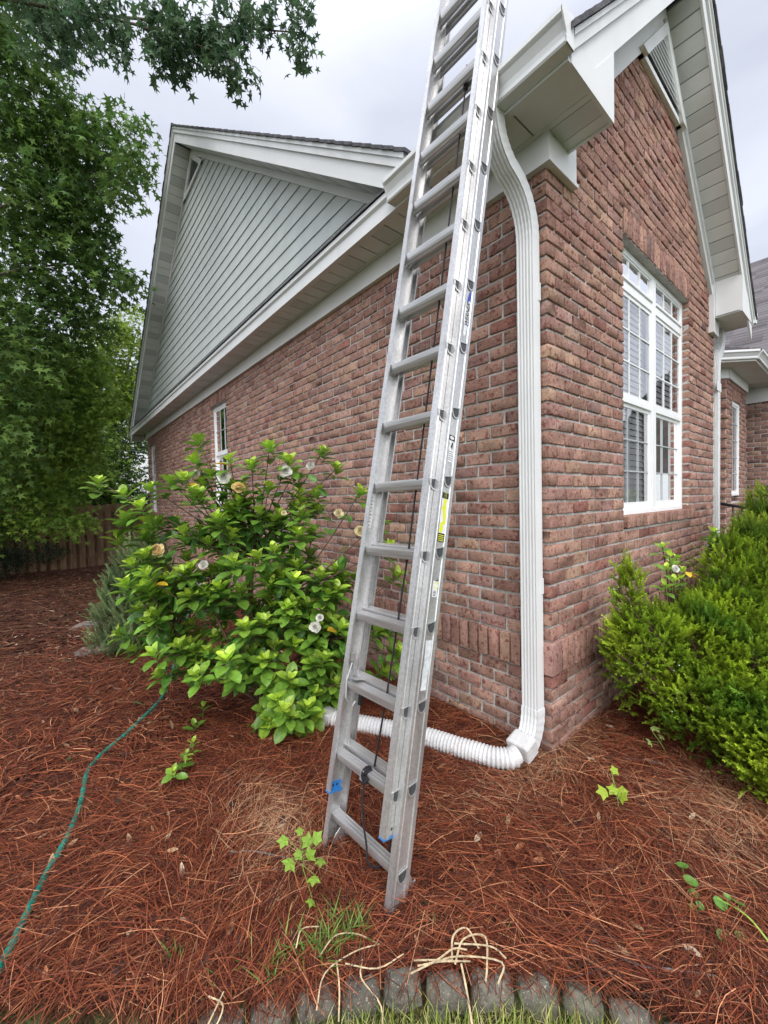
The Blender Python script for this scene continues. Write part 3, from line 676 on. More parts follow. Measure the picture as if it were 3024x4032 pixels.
LS = lawn_side(GX, GY); GZ = GZ-np.clip((LS-.035)/.03, 0, 1)*.055*(LS < 30)-np.clip((LS+.01)/.03, 0, 1)*.02*(LS < 30)
nx, ny = len(xs), len(ys); idx = np.arange(nx*ny).reshape(ny, nx); F = np.stack([idx[:-1, :-1], idx[:-1, 1:], idx[1:, 1:], idx[1:, :-1]], -1).reshape(-1, 4)
gcol = np.zeros((nx*ny, 3)); lw = (LS.ravel() > 0) & (GX.ravel() < 8) & (GY.ravel() < 3); gcol[:] = (.026, .009, .006); gcol[lw] = (.05, .055, .02); far = (np.abs(GX.ravel()) > 12) | (GY.ravel() > 15) | (GY.ravel() < -3); gcol[far] = (.04, .06, .02)
GROUND = mat('mulch_soil', attr='col', rough=.97, noise=[(2.2, .75, 1.3), (45, .5, 1.5, 6, (1, .5, 1)), (160, .6, 1.5)], bump=(70, .9, .02), spec=.1)
tag(npmesh('ground', np.stack([GX, GY, GZ], -1).reshape(-1, 3), F, GROUND, None, gcol, True), kind='structure')

# ---- pine straw: one mat of curved needles -------------------------------
def needles(n, xr, yr, wid, lens, keep, zl, dens=None):
    x = rng.uniform(*xr, n); y = rng.uniform(*yr, n); k = keep(x, y); x, y = x[k], y[k]; n = len(x)
    ang = 1.1*np.sin(1.7*x+.6*y)+1.3*np.cos(1.3*y-.9*x+1)+.9*np.sin(4.1*x-3.3*y)+rng.normal(0, .80, n); ln = rng.uniform(*lens, n)
    b3 = (n//3)*3; gi = (np.arange(b3)//3)*3; fas = np.repeat(rng.random(b3//3) < .6, 3)      # needles lie in bundles of three
    gi = np.where(fas, gi, np.arange(b3)); jx = rng.normal(0, .0035, b3); x[:b3] = x[gi]+jx; y[:b3] = y[gi]+rng.normal(0, .0035, b3); ang[:b3] = ang[gi]+np.where(fas, rng.normal(0, .09, b3), 0)
    d = np.stack([np.cos(ang), np.sin(ang), rng.normal(0, .10, n)], 1); lift = np.abs(rng.normal(0, zl, n))+.002
    c = np.stack([x, y, gz(x, y)+lift], 1); curve = rng.normal(0, .055, n)*ln+(rng.random(n) < .07)*rng.normal(0, .2, n)*ln; s = np.stack([-d[:, 1], d[:, 0], np.zeros(n)], 1); S4 = np.array([-.5, -.17, .17, .5])
    arc_ = (S4**2*-4+1)
    P = c[:, None]+d[:, None]*(ln[:, None]*S4)[..., None]+s[:, None]*(curve[:, None]*arc_)[..., None]
    P[..., 2] += (arc_*rng.uniform(0, .012, (n, 1)))
    w = wid*rng.uniform(.7, 1.3, (n, 1, 1)); tilt = rng.uniform(-.6, .6, (n, 1)); off = s[:, None]*w; off = np.repeat(off, 4, 1).copy(); off[..., 2] += (w[..., 0]*tilt)
    V = np.stack([P-off/2, P+off/2], 2).reshape(-1, 3); b = (np.arange(n)*8)[:, None, None]; q = np.array([[0, 1, 3, 2], [2, 3, 5, 4], [4, 5, 7, 6]])
    base = np.array([(.150, .038, .016), (.098, .022, .011), (.235, .075, .031), (.034, .012, .008), (.34, .155, .078)])[rng.choice(5, n, p=[.32, .27, .15, .20, .06])]*rng.uniform(.65, 1.3, (n, 1))*(.62+.62*np.clip(lift/.018, 0, 1.3))[:, None]  # low-lying needles coloured darker, as shade deep in the mat
    tan_ = np.exp(-(((x+1.42)/.16)**2+((y-.62)/.28)**2)*1.2)+.7*np.exp(-(((x-.05)/.5)**2+((y-.05)/.22)**2))+.6*np.exp(-(((x-.2)/.4)**2+((y+.75)/.25)**2))
    dead = rng.random(n) < tan_*.75; base[dead] = np.array([.40, .225, .125])*rng.uniform(.8, 1.2, (dead.sum(), 1))
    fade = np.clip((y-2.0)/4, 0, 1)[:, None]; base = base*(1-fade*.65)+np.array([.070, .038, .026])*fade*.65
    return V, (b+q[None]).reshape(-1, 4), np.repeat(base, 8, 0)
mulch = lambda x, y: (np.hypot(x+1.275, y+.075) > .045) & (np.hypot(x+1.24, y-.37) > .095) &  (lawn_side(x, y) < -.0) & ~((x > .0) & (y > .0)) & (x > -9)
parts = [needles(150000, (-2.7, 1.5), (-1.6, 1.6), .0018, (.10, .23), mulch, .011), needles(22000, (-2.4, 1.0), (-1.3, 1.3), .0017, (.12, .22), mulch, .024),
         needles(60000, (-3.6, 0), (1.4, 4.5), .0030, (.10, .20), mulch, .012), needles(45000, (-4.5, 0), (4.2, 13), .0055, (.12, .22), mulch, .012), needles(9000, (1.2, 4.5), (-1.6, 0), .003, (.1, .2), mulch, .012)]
V_, F_, C_ = [], [], []; o_ = 0
for v, f, c in parts: V_.append(v); F_.append(f+o_); C_.append(c); o_ += len(v)
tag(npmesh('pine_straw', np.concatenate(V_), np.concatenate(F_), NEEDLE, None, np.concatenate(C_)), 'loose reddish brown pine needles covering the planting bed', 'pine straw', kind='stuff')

# ---- lawn blades -----------------------------------------------------------
def blades(n, xr, yr, hgt, keep, wid, cols, lean=.5, base_z=0):
    x = rng.uniform(*xr, n); y = rng.uniform(*yr, n); k = keep(x, y); x, y = x[k], y[k]; n = len(x); h = rng.uniform(*hgt, n)
    a = rng.uniform(0, 6.28, n); l = rng.uniform(.1, lean, n)*h; d = np.stack([np.cos(a), np.sin(a), np.zeros(n)], 1); s = np.stack([-d[:, 1], d[:, 0], np.zeros(n)], 1)*(wid*rng.uniform(.7, 1.3, (n, 1)))
    p0 = np.stack([x, y, gz(x, y)+base_z], 1); p1 = p0+d*(l*.35)[:, None]+np.array([0, 0, 1])*(h*.6)[:, None]; p2 = p0+d*l[:, None]+np.array([0, 0, 1])*h[:, None]
    V = np.stack([p0-s/2, p0+s/2, p1-s*.4, p1+s*.4, p2], 1).reshape(-1, 3); b = (np.arange(n)*5)[:, None, None]
    c = np.array(cols)[rng.integers(0, len(cols), n)]*rng.uniform(.75, 1.25, (n, 1))
    return V, [(b+np.array([[0, 1, 3, 2]])).reshape(-1, 4), (b+np.array([[2, 3, 4]])).reshape(-1, 3)], np.repeat(c, 5, 0)
v, f, c = blades(70000, (-3.2, -.9), (-1.9, .6), (.03, .075), lambda x, y: lawn_side(x, y) > .058, .0035, [(.34, .42, .08), (.48, .50, .14), (.24, .34, .07), (.62, .55, .28)], .9, -.07)
tag(npmesh('lawn_grass', v, f, LEAF, None, c), 'short yellowish green lawn grass in front of the edging stones', 'grass', kind='stuff')

# ================================================================= EDGING STONES
def stone(i, p, q, h, label):
    rr = random.Random(50+i); p, q = Vector((*p, 0)), Vector((*q, 0)); u = (q-p).normalized(); nrm = Vector((u.y, -u.x, 0)); L = (q-p).length-.012; c = (p+q)/2
    bm = bmesh.new(); bmesh.ops.create_cube(bm, size=1); bmesh.ops.subdivide_edges(bm, edges=bm.edges[:], cuts=5, use_grid_fill=True)
    top = float(gz(c.x, c.y))+h; ph = rr.uniform(0, 6)
    for v in bm.verts:
        a, b, hh = v.co.x, v.co.y, v.co.z+.5       # a along, b across (front +)
        ra = 1-.10*max(0, hh-.75)/.25; sx = a*L*ra
        e = max(0, abs(a)*2-.55)/.45; zz = hh*.15-.10+.0*e
        zz -= (.012*e*e+.018*max(0, (b+.1))**2*4)*(hh > .5)
        wp = c+u*sx+nrm*((b+.5)*.055-.012*e*(b > .3)+.012*(1-hh)*(b > .3))+Vector((0, 0, top-.05+zz))
        nzz = .0022*math.sin(a*9+ph)+.002*math.sin(b*7+ph*2)+rr.gauss(0, .0006); v.co = wp+Vector((nzz, nzz, nzz))
    bm.normal_update(); bmesh.ops.bevel(bm, geom=[e for e in bm.edges if e.calc_face_angle(0) > 1.0], offset=.006, segments=1, affect='EDGES', clamp_overlap=True)
    me = bpy.data.meshes.new('edging_stone'); bm.to_mesh(me); bm.free(); me.materials.append(CONC)
    for pp in me.polygons: pp.use_smooth = True
    o = bpy.data.objects.new('edging_stone', me); COL.objects.link(o); tag(o, label, 'edging stone', 'concrete edging stones curving along the lawn')
ordn = ['first', 'second', 'third', 'fourth', 'fifth', 'sixth', 'seventh', 'eighth', 'ninth', 'tenth', 'eleventh']
SB = [(-1.93, .10), (-1.80, .015), (-1.675, -.045), (-1.540, -.098), (-1.420, -.160), (-1.313, -.240), (-1.208, -.335), (-1.106, -.442), (-1.022, -.552), (-.948, -.668), (-.882, -.795), (-.83, -.93)]
SB = [tuple(q) for q in shift_(SB)]
for i in range(11):
    stone(i, SB[i], SB[i+1], [.0, .005, .012, .018, .020, .018, .016, .014, .008, .0, -.005][i], f'tumbled concrete edging stone, {ordn[i]} from the left of the curved row')

# ================================================================= LADDER
LB = Vector((-1.2332, -.0596, .0862)); LE = Vector((.2223, .0247, .9747)).normalized(); LW = Vector((-.049, .999, -.022)); LW = (LW-LE*LW.dot(LE)).normalized(); LN = LW.cross(LE).normalized()
lf = lambda w, n, e: LB+LW*w+LN*n+LE*e        # n>0 towards the wall, e up the ladder
foot0 = lf(.22, 0, -.12)
lad = thing('extension_ladder', foot0, 'tall aluminium extension ladder leaning on the gutter', 'ladder')
BW, FW0, FW1, FN = .435, .0286, .405, -.055
def rail(w0, sgn, n0, n1, e0, e1, name='rail', label=None, depth=.028):
    """C channel, web at w0 (outer face), flanges running inward (sgn)"""
    m_ = MB(lf); t = .0035; a = w0; d = sgn
    prof = [(0, n0), (0, n0+.014), (-.0025, n0+.017), (-.0025, n0+.022), (.001, n0+.025), (.001, n1-.025), (-.0025, n1-.022), (-.0025, n1-.017), (0, n1-.014), (0, n1),
            (depth, n1), (depth, n1-.007), (depth-.003, n1-.007), (depth-.003, n1-t), (t+.001, n1-t), (t+.001, n0+t), (depth-.003, n0+t), (depth-.003, n0+.007), (depth, n0+.007), (depth, n0)]
    vs = [(a+d*p, q, e0) for p, q in prof]+[(a+d*p, q, e1) for p, q in prof]; n = len(prof)
    m_.add(vs, [tuple(range(n)), tuple(range(2*n-1, n-1, -1))]+[(i, i+n, (i+1) % n+n, (i+1) % n) for i in range(n)])
    return m_.build(name, ALU, lad, label=label)
BASEL, FLYL = 4.75, 4.75
rail(0, 1, -.047, .046, -.15, -.13+BASEL, label='near side rail of the base section')
rail(BW, -1, -.047, .046, -.165, -.13+BASEL, label='far side rail of the base section')
FE = .283
rail(FW0, 1, FN-.037, FN+.037, FE-.15, FE-.15+FLYL, label='near side rail of the fly section')
rail(FW1, -1, FN-.037, FN+.037, FE-.15, FE-.15+FLYL, label='far side rail of the fly section')
# D profile: flat tread on top; local axes a=n, b=e ; tread is level so turned by the lean
lean = math.atan2(LE.x, LE.z)
def dprof(wd=.0225, hd=.0175, n=9, sc=1.0):
    p = []
    for i in range(7):
        t = i/6; p.append((-wd+2*wd*t, hd-(.0012 if i % 2 else 0)))
    p.append((wd+.0005, hd-.004))
    for k in range(n+1):
        a = -math.pi*k/n; p.append((wd*math.cos(a), hd-.012+.031*math.sin(a)))
    p.append((-wd-.0005, hd-.004))
    c, s = math.cos(lean), math.sin(lean); q = []
    for x, z in p: q.append(((x*c-z*s)*sc, (x*s+z*c)*sc))
    return q
DP = dprof(); DPR = dprof(sc=1.2); DPI = dprof(sc=.93)
def mk_rung(w0, w1, n0, e, base):
    m_ = MB(lf); n = len(DP); vs = [(w0, n0+a, e+b) for a, b in DP]+[(w1, n0+a, e+b) for a, b in DP]
    m_.add(vs, [tuple(range(n)), tuple(range(2*n-1, n-1, -1))]+[(i, i+n, (i+1) % n+n, (i+1) % n) for i in range(n)])
    r = m_.build('rung', ALUR, lad)
    def ring(c, wa, wb, A, Bp):
        n = len(A); vs = [(wa, n0+a, e+b) for a, b in A]+[(wb, n0+a*.985, e+b*.985) for a, b in A]+[(wb, n0+a, e+b) for a, b in Bp]+[(wa, n0+a, e+b) for a, b in Bp]
        c.add(vs, [(i, (i+1) % n, n+(i+1) % n, n+i) for i in range(n)]+[(n+i, n+(i+1) % n, 2*n+(i+1) % n, 2*n+i) for i in range(n)]+[(2*n+i, 2*n+(i+1) % n, 3*n+(i+1) % n, 3*n+i) for i in range(n)])
    for ww, s in ((w0, -1), (w1, 1)):
        c = MB(lf); ring(c, ww+s*.001, ww+s*.0042, DPR, DPI); c.build('collar', RING, r)
        c = MB(lf); ring(c, ww-s*.003, ww-s*.012, DPR, DP); c.build('collar', RING, r)
        h = MB(lf); h.add([(ww+s*.0016, n0+a, e+b) for a, b in DPI], [tuple(range(len(DPI)))]); h.build('end_hollow_shade', ALUD, r)  # flat disc, its dark colour stands for the shade inside the hollow rung
    return r
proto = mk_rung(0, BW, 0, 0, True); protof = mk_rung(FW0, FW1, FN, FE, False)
def copy_rung(o, off):
    c = o.copy(); COL.objects.link(c); c.location = Vector(o.location)+off
    for ch in o.children: d = ch.copy(); COL.objects.link(d); d.parent = c
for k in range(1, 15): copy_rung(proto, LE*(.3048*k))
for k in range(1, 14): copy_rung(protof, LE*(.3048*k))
# feet
for w0, sg_ in ((0, 1), (BW, -1)):
    fo = -.022 if sg_ < 0 else 0; lf0 = lf; ft = MB(lambda a, b, c: lf0(a, b, c+fo)); a0 = w0+sg_*(-.006); a1 = w0+sg_*(.0)
    sh_ = -.022 if sg_ < 0 else .0
    pol = [(a+sh_, b+.010) for a, b in [(-.012, -.125), (.004, -.090), (.018, -.058), (.040, -.036), (.060, -.034), (.074, -.050), (.082, -.072), (.098, -.066), (.108, -.082), (.0, -.142)]]
    w_in = w0+sg_*(.012 if sg_ > 0 else .030); n9 = len(pol)
    ft.add([(w_in, a, b) for a, b in pol]+[(w_in+sg_*.005, a, b) for a, b in pol], [tuple(range(n9)), tuple(range(2*n9-1, n9-1, -1))]+[(i, i+n9, (i+1) % n9+n9, (i+1) % n9) for i in range(n9)])
    o = ft.build('foot', RING, lad, bevel=.0012)
    pd = MB(ft.fr); x0, x1 = sorted((w0-sg_*.010, w0+sg_*.042)); pd.add([(x0, -.047, -.150), (x1, -.047, -.150), (x1, .108, -.088), (x0, .108, -.088), (x0, -.041, -.162), (x1, -.041, -.162), (x1, .114, -.100), (x0, .114, -.100)],
        [(0, 1, 2, 3), (7, 6, 5, 4), (0, 4, 5, 1), (1, 5, 6, 2), (2, 6, 7, 3), (3, 7, 4, 0)]); pd.build('rubber_pad', BLK, o)
# blue end caps of the fly section
for w0, s in ((FW0, 1), (FW1, -1)):
    e_ = MB(lf); x0, x1 = sorted((w0-s*.001, w0+s*.0285)); e_.box(x0, x1, FN-.0375, FN+.0345, FE-.153, FE-.146)
    if s < 0: e_.box(w0-.0085, w0-.0045, FN-.030, FN+.034, FE-.149, FE-.118)
    else: e_.add([(w0-.0042, FN-.012, FE-.149), (w0-.0042, FN+.036, FE-.149), (w0-.0042, FN+.036, FE-.125)], [(0, 1, 2)])
    o = e_.build('end_cap', BLUE, lad)
    h = MB(lf); ww = w0-s*.0045 if s > 0 else w0-.0092
    for nn in (FN-.006, FN+.014):
        ce = FE-.115 if s > 0 else FE-.133; h.add([(ww, nn+.0045*math.cos(t*.785), ce+.006*math.sin(t*.785)) for t in range(8)], [tuple(range(8))])
    h.build('hole', BLK, o)
def catmull0(P, n=6):
    P = [P[0]*2-P[1]]+P+[P[-1]*2-P[-2]]; out = []
    for i in range(1, len(P)-2):
        for k in range(n):
            t = k/n; a, b, c, d = P[i-1:i+3]; out.append(.5*((2*b)+(c-a)*t+(2*a-5*b+4*c-d)*t*t+(3*b-a-3*c+d)*t**3))
    return out+[P[-2]]
# rope with pulley and knot
rp = MB()
def lp(w, n, e): return lf(w, n, e)
A_ = [lp(.158, -.026, 3.66), lp(.155, -.027, 3.0), lp(.152, -.027, 2.0), lp(.150, -.028, 1.2), lp(.168, -.030, .62), lp(.185, -.032, FE+.03)]
rp.tube(A_, .0042, 6)
rp.tube(catmull0([lp(.182, FN-.024, FE-.01), lp(.184, FN-.024, FE-.08), lp(.172, FN-.012, FE-.17), lp(.158, -.050, .04), lp(.148, -.040, -.02), lp(.136, -.012, -.045), lp(.122, .020, -.030), lp(.104, .032, .08), lp(.082, .033, .6), lp(.066, .034, 1.4), lp(.058, .034, 2.4), lp(.075, .034, 3.3), lp(.13, .034, 3.72)]), .0045, 6)
rope = rp.build('rope', ROPE, lad, smooth=True)
kn = MB()
for j in range(3):
    e0 = FE+.001*j; r0 = .026+.002*j; kn.tube([lf(.178+.010*j+.006*math.sin(t), FN+r0*math.cos(t), e0+r0*.85*math.sin(t)-.002) for t in np.linspace(0, 6.283, 15)], .0046, 6)
kn.tube([lf(.196, FN-.027, FE+.006), lf(.168, FN-.034, FE+.022), lf(.160, FN-.030, FE+.004), lf(.176, FN-.033, FE-.018), lf(.192, FN-.030, FE-.024)], .005, 6)
kn.build('knot', ROPE, rope, smooth=True)
cl = MB(lf); cl.box(.196, .214, FN-.024, FN+.021, FE+.012, FE+.017); cl.box(.196, .214, FN-.027, FN-.0225, FE-.022, FE+.017); cl.build('rope_clamp', RING, rope, bevel=.001)
pu = MB(lf); pu.box(.148, .168, -.036, -.014, 3.60, 3.72); pu.box(.153, .163, -.042, .0, 3.66, 3.74); pu.build('pulley', BLK, lad, bevel=.003)
# rung lock on the far fly rail
lk = MB(lf); wL = FW1-.022
lk.box(wL-.010, wL+.004, FN-.022, FN+.002, FE+.405, FE+.440); lk.box(wL-.014, wL-.002, FN-.006, FN+.018, FE+.372, FE+.402)
lk.tube([(wL-.006, FN-.012, FE+.40), (wL-.006, FN-.030, FE+.325), (wL-.012, FN-.026, FE+.25), (wL-.02, FN+.006, FE+.205), (wL-.03, FN+.02, FE+.235)], .0045, 6)
lk.tube([(wL-.006, FN+.006, FE+.39), (wL-.004, FN+.034, FE+.345), (wL-.008, FN+.052, FE+.332)], .004, 6)
lk.add([(wL-.006, FN-.026, FE+.335), (wL-.006, FN+.046, FE+.332), (wL-.06, FN+.046, FE+.332), (wL-.06, FN-.022, FE+.337)], [(0, 1, 2, 3)])
lk.build('rung_lock', RING, lad)
lk = MB(lf); lk.box(wL-.05, wL-.034, FN+.03, FN+.044, FE+.22, FE+.30); lk.build('latch_spring', BLK, lad)
# stickers on the near base rail (outer web) and far fly rail (inner web)
def sticker(poly, w, m_, parent, name='sticker'):
    k = 1.5 if w < .01 else 1; s = MB(lf); s.add([(w, a*k, b) for a, b in poly], [tuple(range(len(poly)))]); return s.build(name, m_, parent)
def rect(a0, a1, b0, b1): return [(a0, b0), (a1, b0), (a1, b1), (a0, b1)]
def ragged(a0, a1, b0, b1, seed, n=9, j=.004):
    r = random.Random(seed); L1 = [(a0+r.uniform(0, j), b0+(b1-b0)*i/n) for i in range(n+1)]; L2 = [(a1-r.uniform(0, j), b1-(b1-b0)*i/n) for i in range(n+1)]; return L1+L2
ow = -.0004
logo = sticker([(.002+.0145*math.cos(t), 2.292+.074*math.sin(t)) for t in np.linspace(0, 2*math.pi, 26)[:-1]], ow, WHITE, lad, 'brand_sticker')
sticker([(-.006, 2.345), (.002, 2.398), (.008, 2.408), (.012, 2.398), (.0125, 2.352), (.008, 2.366), (.001, 2.352)], ow-.0004, BLUEI, logo, 'swoosh')
sticker([(.010, 2.238), (.0145, 2.240), (.0155, 2.272), (.012, 2.268)], ow-.0004, BLUEI, logo, 'swoosh')
sticker([(-.008, 2.196), (-.003, 2.182), (.005, 2.196), (.006, 2.24), (-.006, 2.24)], ow-.0001, WHITE, logo, 'swoosh')
def text(body, size, w, a, b, m_, parent, bold=.0004, squeeze=1.0):
    cu = bpy.data.curves.new('lettering', 'FONT'); cu.body = body; cu.size = size; cu.offset = bold; cu.align_x = 'LEFT'; cu.shear = .25
    tmp = bpy.data.objects.new('tmp_text', cu); COL.objects.link(tmp); bpy.context.view_layer.update()
    me = bpy.data.meshes.new_from_object(tmp.evaluated_get(bpy.context.evaluated_depsgraph_get())); bpy.data.objects.remove(tmp)
    for v in me.vertices:
        x, y = v.co.x, v.co.y; v.co = lf(w, a-y*squeeze, b+x)     # reads upward along the rail
    me.materials.clear(); me.materials.append(m_); o = bpy.data.objects.new('lettering', me); COL.objects.link(o); attach(o, parent); return o
text('WERNER', .0285, ow-.0008, .0145, 2.234, BLACK, logo, .0006, 1.15)
s0 = sticker(rect(-.017, .012, 1.700, 1.722), ow, BLACK, lad, 'label_plate'); sticker([(-.002+.0095*math.cos(t), 1.711+.0075*math.sin(t)) for t in np.linspace(0, 6.28, 17)[:-1]], ow-.0003, WHITE, s0, 'oval')
s0 = sticker(ragged(-.013, .011, 1.605, 1.698, 3), ow, WHITE, lad, 'label_plate')
sticker([(-.004, 1.672), (.004, 1.66), (.006, 1.69), (.001, 1.694)], ow-.0003, BLACK, s0, 'print'); 
for k in range(5): sticker(rect(-.010, .008, 1.613+.009*k, 1.616+.009*k), ow-.0003, mat('faded_print', (.25, .25, .26), .6), s0, 'print')
s0 = sticker(ragged(-.016, .014, 1.262, 1.468, 5, 12, .003), ow, WHITE, lad, 'caution_label')
sticker(rect(-.017, .013, 1.445, 1.470), ow-.0003, BLACK, s0, 'print'); sticker(rect(-.015, .014, 1.262, 1.298), ow-.0003, BLACK, s0, 'print')
sticker(ragged(-.012, .012, 1.372, 1.444, 6, 8, .010), ow-.0003, YEL, s0, 'print'); sticker(ragged(-.004, .013, 1.335, 1.385, 8, 6, .007), ow-.0004, YEL, s0, 'print'); sticker(ragged(-.014, .006, 1.300, 1.345, 9, 6, .008), ow-.0003, YEL, s0, 'print')
text('CAUTION', .0062, ow-.0006, -.0045, 1.4485, YEL, s0, .0001); text('PRECAUTION', .0048, ow-.0006, .0045, 1.4475, YEL, s0, .0001)
for k in range(4): sticker(rect(-.012, .011, 1.266+.0075*k, 1.269+.0075*k), ow-.0005, YEL, s0, 'print')
s0 = sticker(ragged(-.012, .010, 1.035, 1.100, 12, 6, .002), ow, WHITE, lad, 'label_plate')
s1 = sticker([(.002+.010*math.cos(t), 1.082+.014*math.sin(t)) for t in np.linspace(0, 6.28, 17)[:-1]], ow-.0003, YEL, s0, 'emblem'); sticker([(.002+.0075*math.cos(t), 1.082+.0105*math.sin(t)) for t in np.linspace(0, 6.28, 17)[:-1]], ow-.0005, WHITE, s0, 'emblem')
for k in range(4): sticker(rect(-.007, .004, 1.040+.006*k, 1.0425+.006*k), ow-.0005, BLACK, s0, 'print')
sticker([(-.004, 1.098), (.008, 1.108), (.008, 1.100)], ow-.0003, BLACK, s0, 'print')
sticker(ragged(-.014, .013, .668, .862, 21, 10, .004), ow, mat('torn_label', (.62, .65, .66), .55, noise=(40, .8, 1.1)), lad, 'torn_label')
iw = FW1-.0048
s0 = sticker(ragged(FN-.022, FN+.012, FE+1.02, FE+1.185, 31, 14, .006), iw, WHITE, lad, 'torn_label')
for k in range(9): sticker(rect(FN-.018+.004*(k % 3), FN-.002+.004*(k % 2), FE+1.03+.017*k, FE+1.034+.017*k), iw-.0004, BLACK if k % 3 == 0 else mat('faded_print', (.25, .25, .26), .6), s0, 'print')
sticker(ragged(FN-.020, FN+.010, FE+1.26, FE+1.43, 33, 14, .009), iw, mat('torn_label', (.62, .65, .66)), lad, 'torn_label')
print('LADDER done')

# ================================================================= DRAIN PIPE, HOSE
def catmull(P, n=12):
    P = [Vector(p) for p in P]; P = [P[0]*2-P[1]]+P+[P[-1]*2-P[-2]]; out = []
    for i in range(1, len(P)-2):
        for k in range(n):
            t = k/n; a, b, c, d = P[i-1:i+3]; out.append(.5*((2*b)+(c-a)*t+(2*a-5*b+4*c-d)*t*t+(3*b-a-3*c+d)*t**3))
    out.append(P[-2]); return out
pp = catmull([(-.215, .092, .045), (-.262, .112, .03), (-.315, .185, .022), (-.352, .29, .02), (-.395, .40, .02), (-.445, .55, .02), (-.515, .70, .02), (-.60, .84, .02), (-.67, .96, .02), (-.775, 1.14, .02)], 14)
L = [0]
for a, b in zip(pp[:-1], pp[1:]): L.append(L[-1]+(b-a).length)
pts, rs = [], []; pitch = .0215; s = 0; step = pitch/6
arr = np.array([tuple(p) for p in pp]); LL = np.array(L)
while s < L[-1]:
    pts.append(Vector([np.interp(s, LL, arr[:, i]) for i in range(3)])); ph = (s/pitch) % 1; rs.append(.0485+.0105*(1-abs(2*ph-1))**.8 if s > .03 else .050); s += step
m_ = MB(); m_.tube(pts, rs, 22, True); dp_ = m_.build('drain_pipe', PIPE, None); tag(dp_, 'white corrugated flexible drain pipe curving from the downspout across the bed', 'pipe')
bx = MB(); bx.tube([(-.775, 1.14, .02), (-.80, 1.185, .025), (-.84, 1.25, .03)], [1, 1, 1], prof=[(-.055, -.05), (.055, -.05), (.055, .05), (-.055, .05)]); attach_o = bx.build('pipe_end', PIPE, dp_, bevel=.006)
hp = catmull([(-2.52, .28, 0), (-2.379, .642, 0), (-2.329, .792, 0), (-2.266, .987, 0), (-2.186, 1.183, 0), (-2.128, 1.403, 0), (-2.086, 1.652, 0), (-2.009, 1.80, 0), (-1.888, 1.941, 0), (-1.741, 2.146, 0), (-1.554, 2.444, 0), (-1.37, 2.957, 0), (-1.139, 3.684, 0), (-.728, 5.041, 0), (-.3, 6.4, 0), (-.12, 7.2, 0)], 10)
hp = [Vector((p.x, p.y, float(gz(p.x, p.y))+.018)) for p in hp]
m_ = MB(); m_.tube(hp, .0138, 10); tag(m_.build('garden_hose', HOSE, None, smooth=True), 'green garden hose snaking across the pine straw to the left', 'hose')

# ================================================================= FENCE
fn = thing('wooden_fence', (-3, 13, -.25), 'brown wooden shadow-box privacy fence behind the shrubs at far left', 'fence')
pk = MB(); rr = random.Random(4)
x = -9.0
while x < 1.5:
    j = rr.uniform(-.012, .012); z0, z1 = -.27, 1.53+rr.uniform(-.015, .015); w = .135
    pk.prism([(x, z0), (x+w, z0), (x+w, z1-.03), (x+w-.03, z1), (x+.03, z1), (x, z1-.03)], 1, 12.955+j*.2, 12.975+j*.2)
    pk.box(x+.105, x+.105+w, 13.045, 13.065, z0, z1-.02); x += .212
pk.build('board_panel', WOOD, fn)
for z in (.05, .68, 1.30):
    r_ = MB(); r_.box(-9, 1.6, 12.98, 13.04, z, z+.085); r_.build('rail', WOOD, fn)
for x in (-8.6, -6.2, -3.8, -1.4, 1.0):
    r_ = MB(); r_.box(x, x+.09, 12.976, 13.044, -.4, 1.62); r_.build('post', WOOD, fn, bevel=.004)

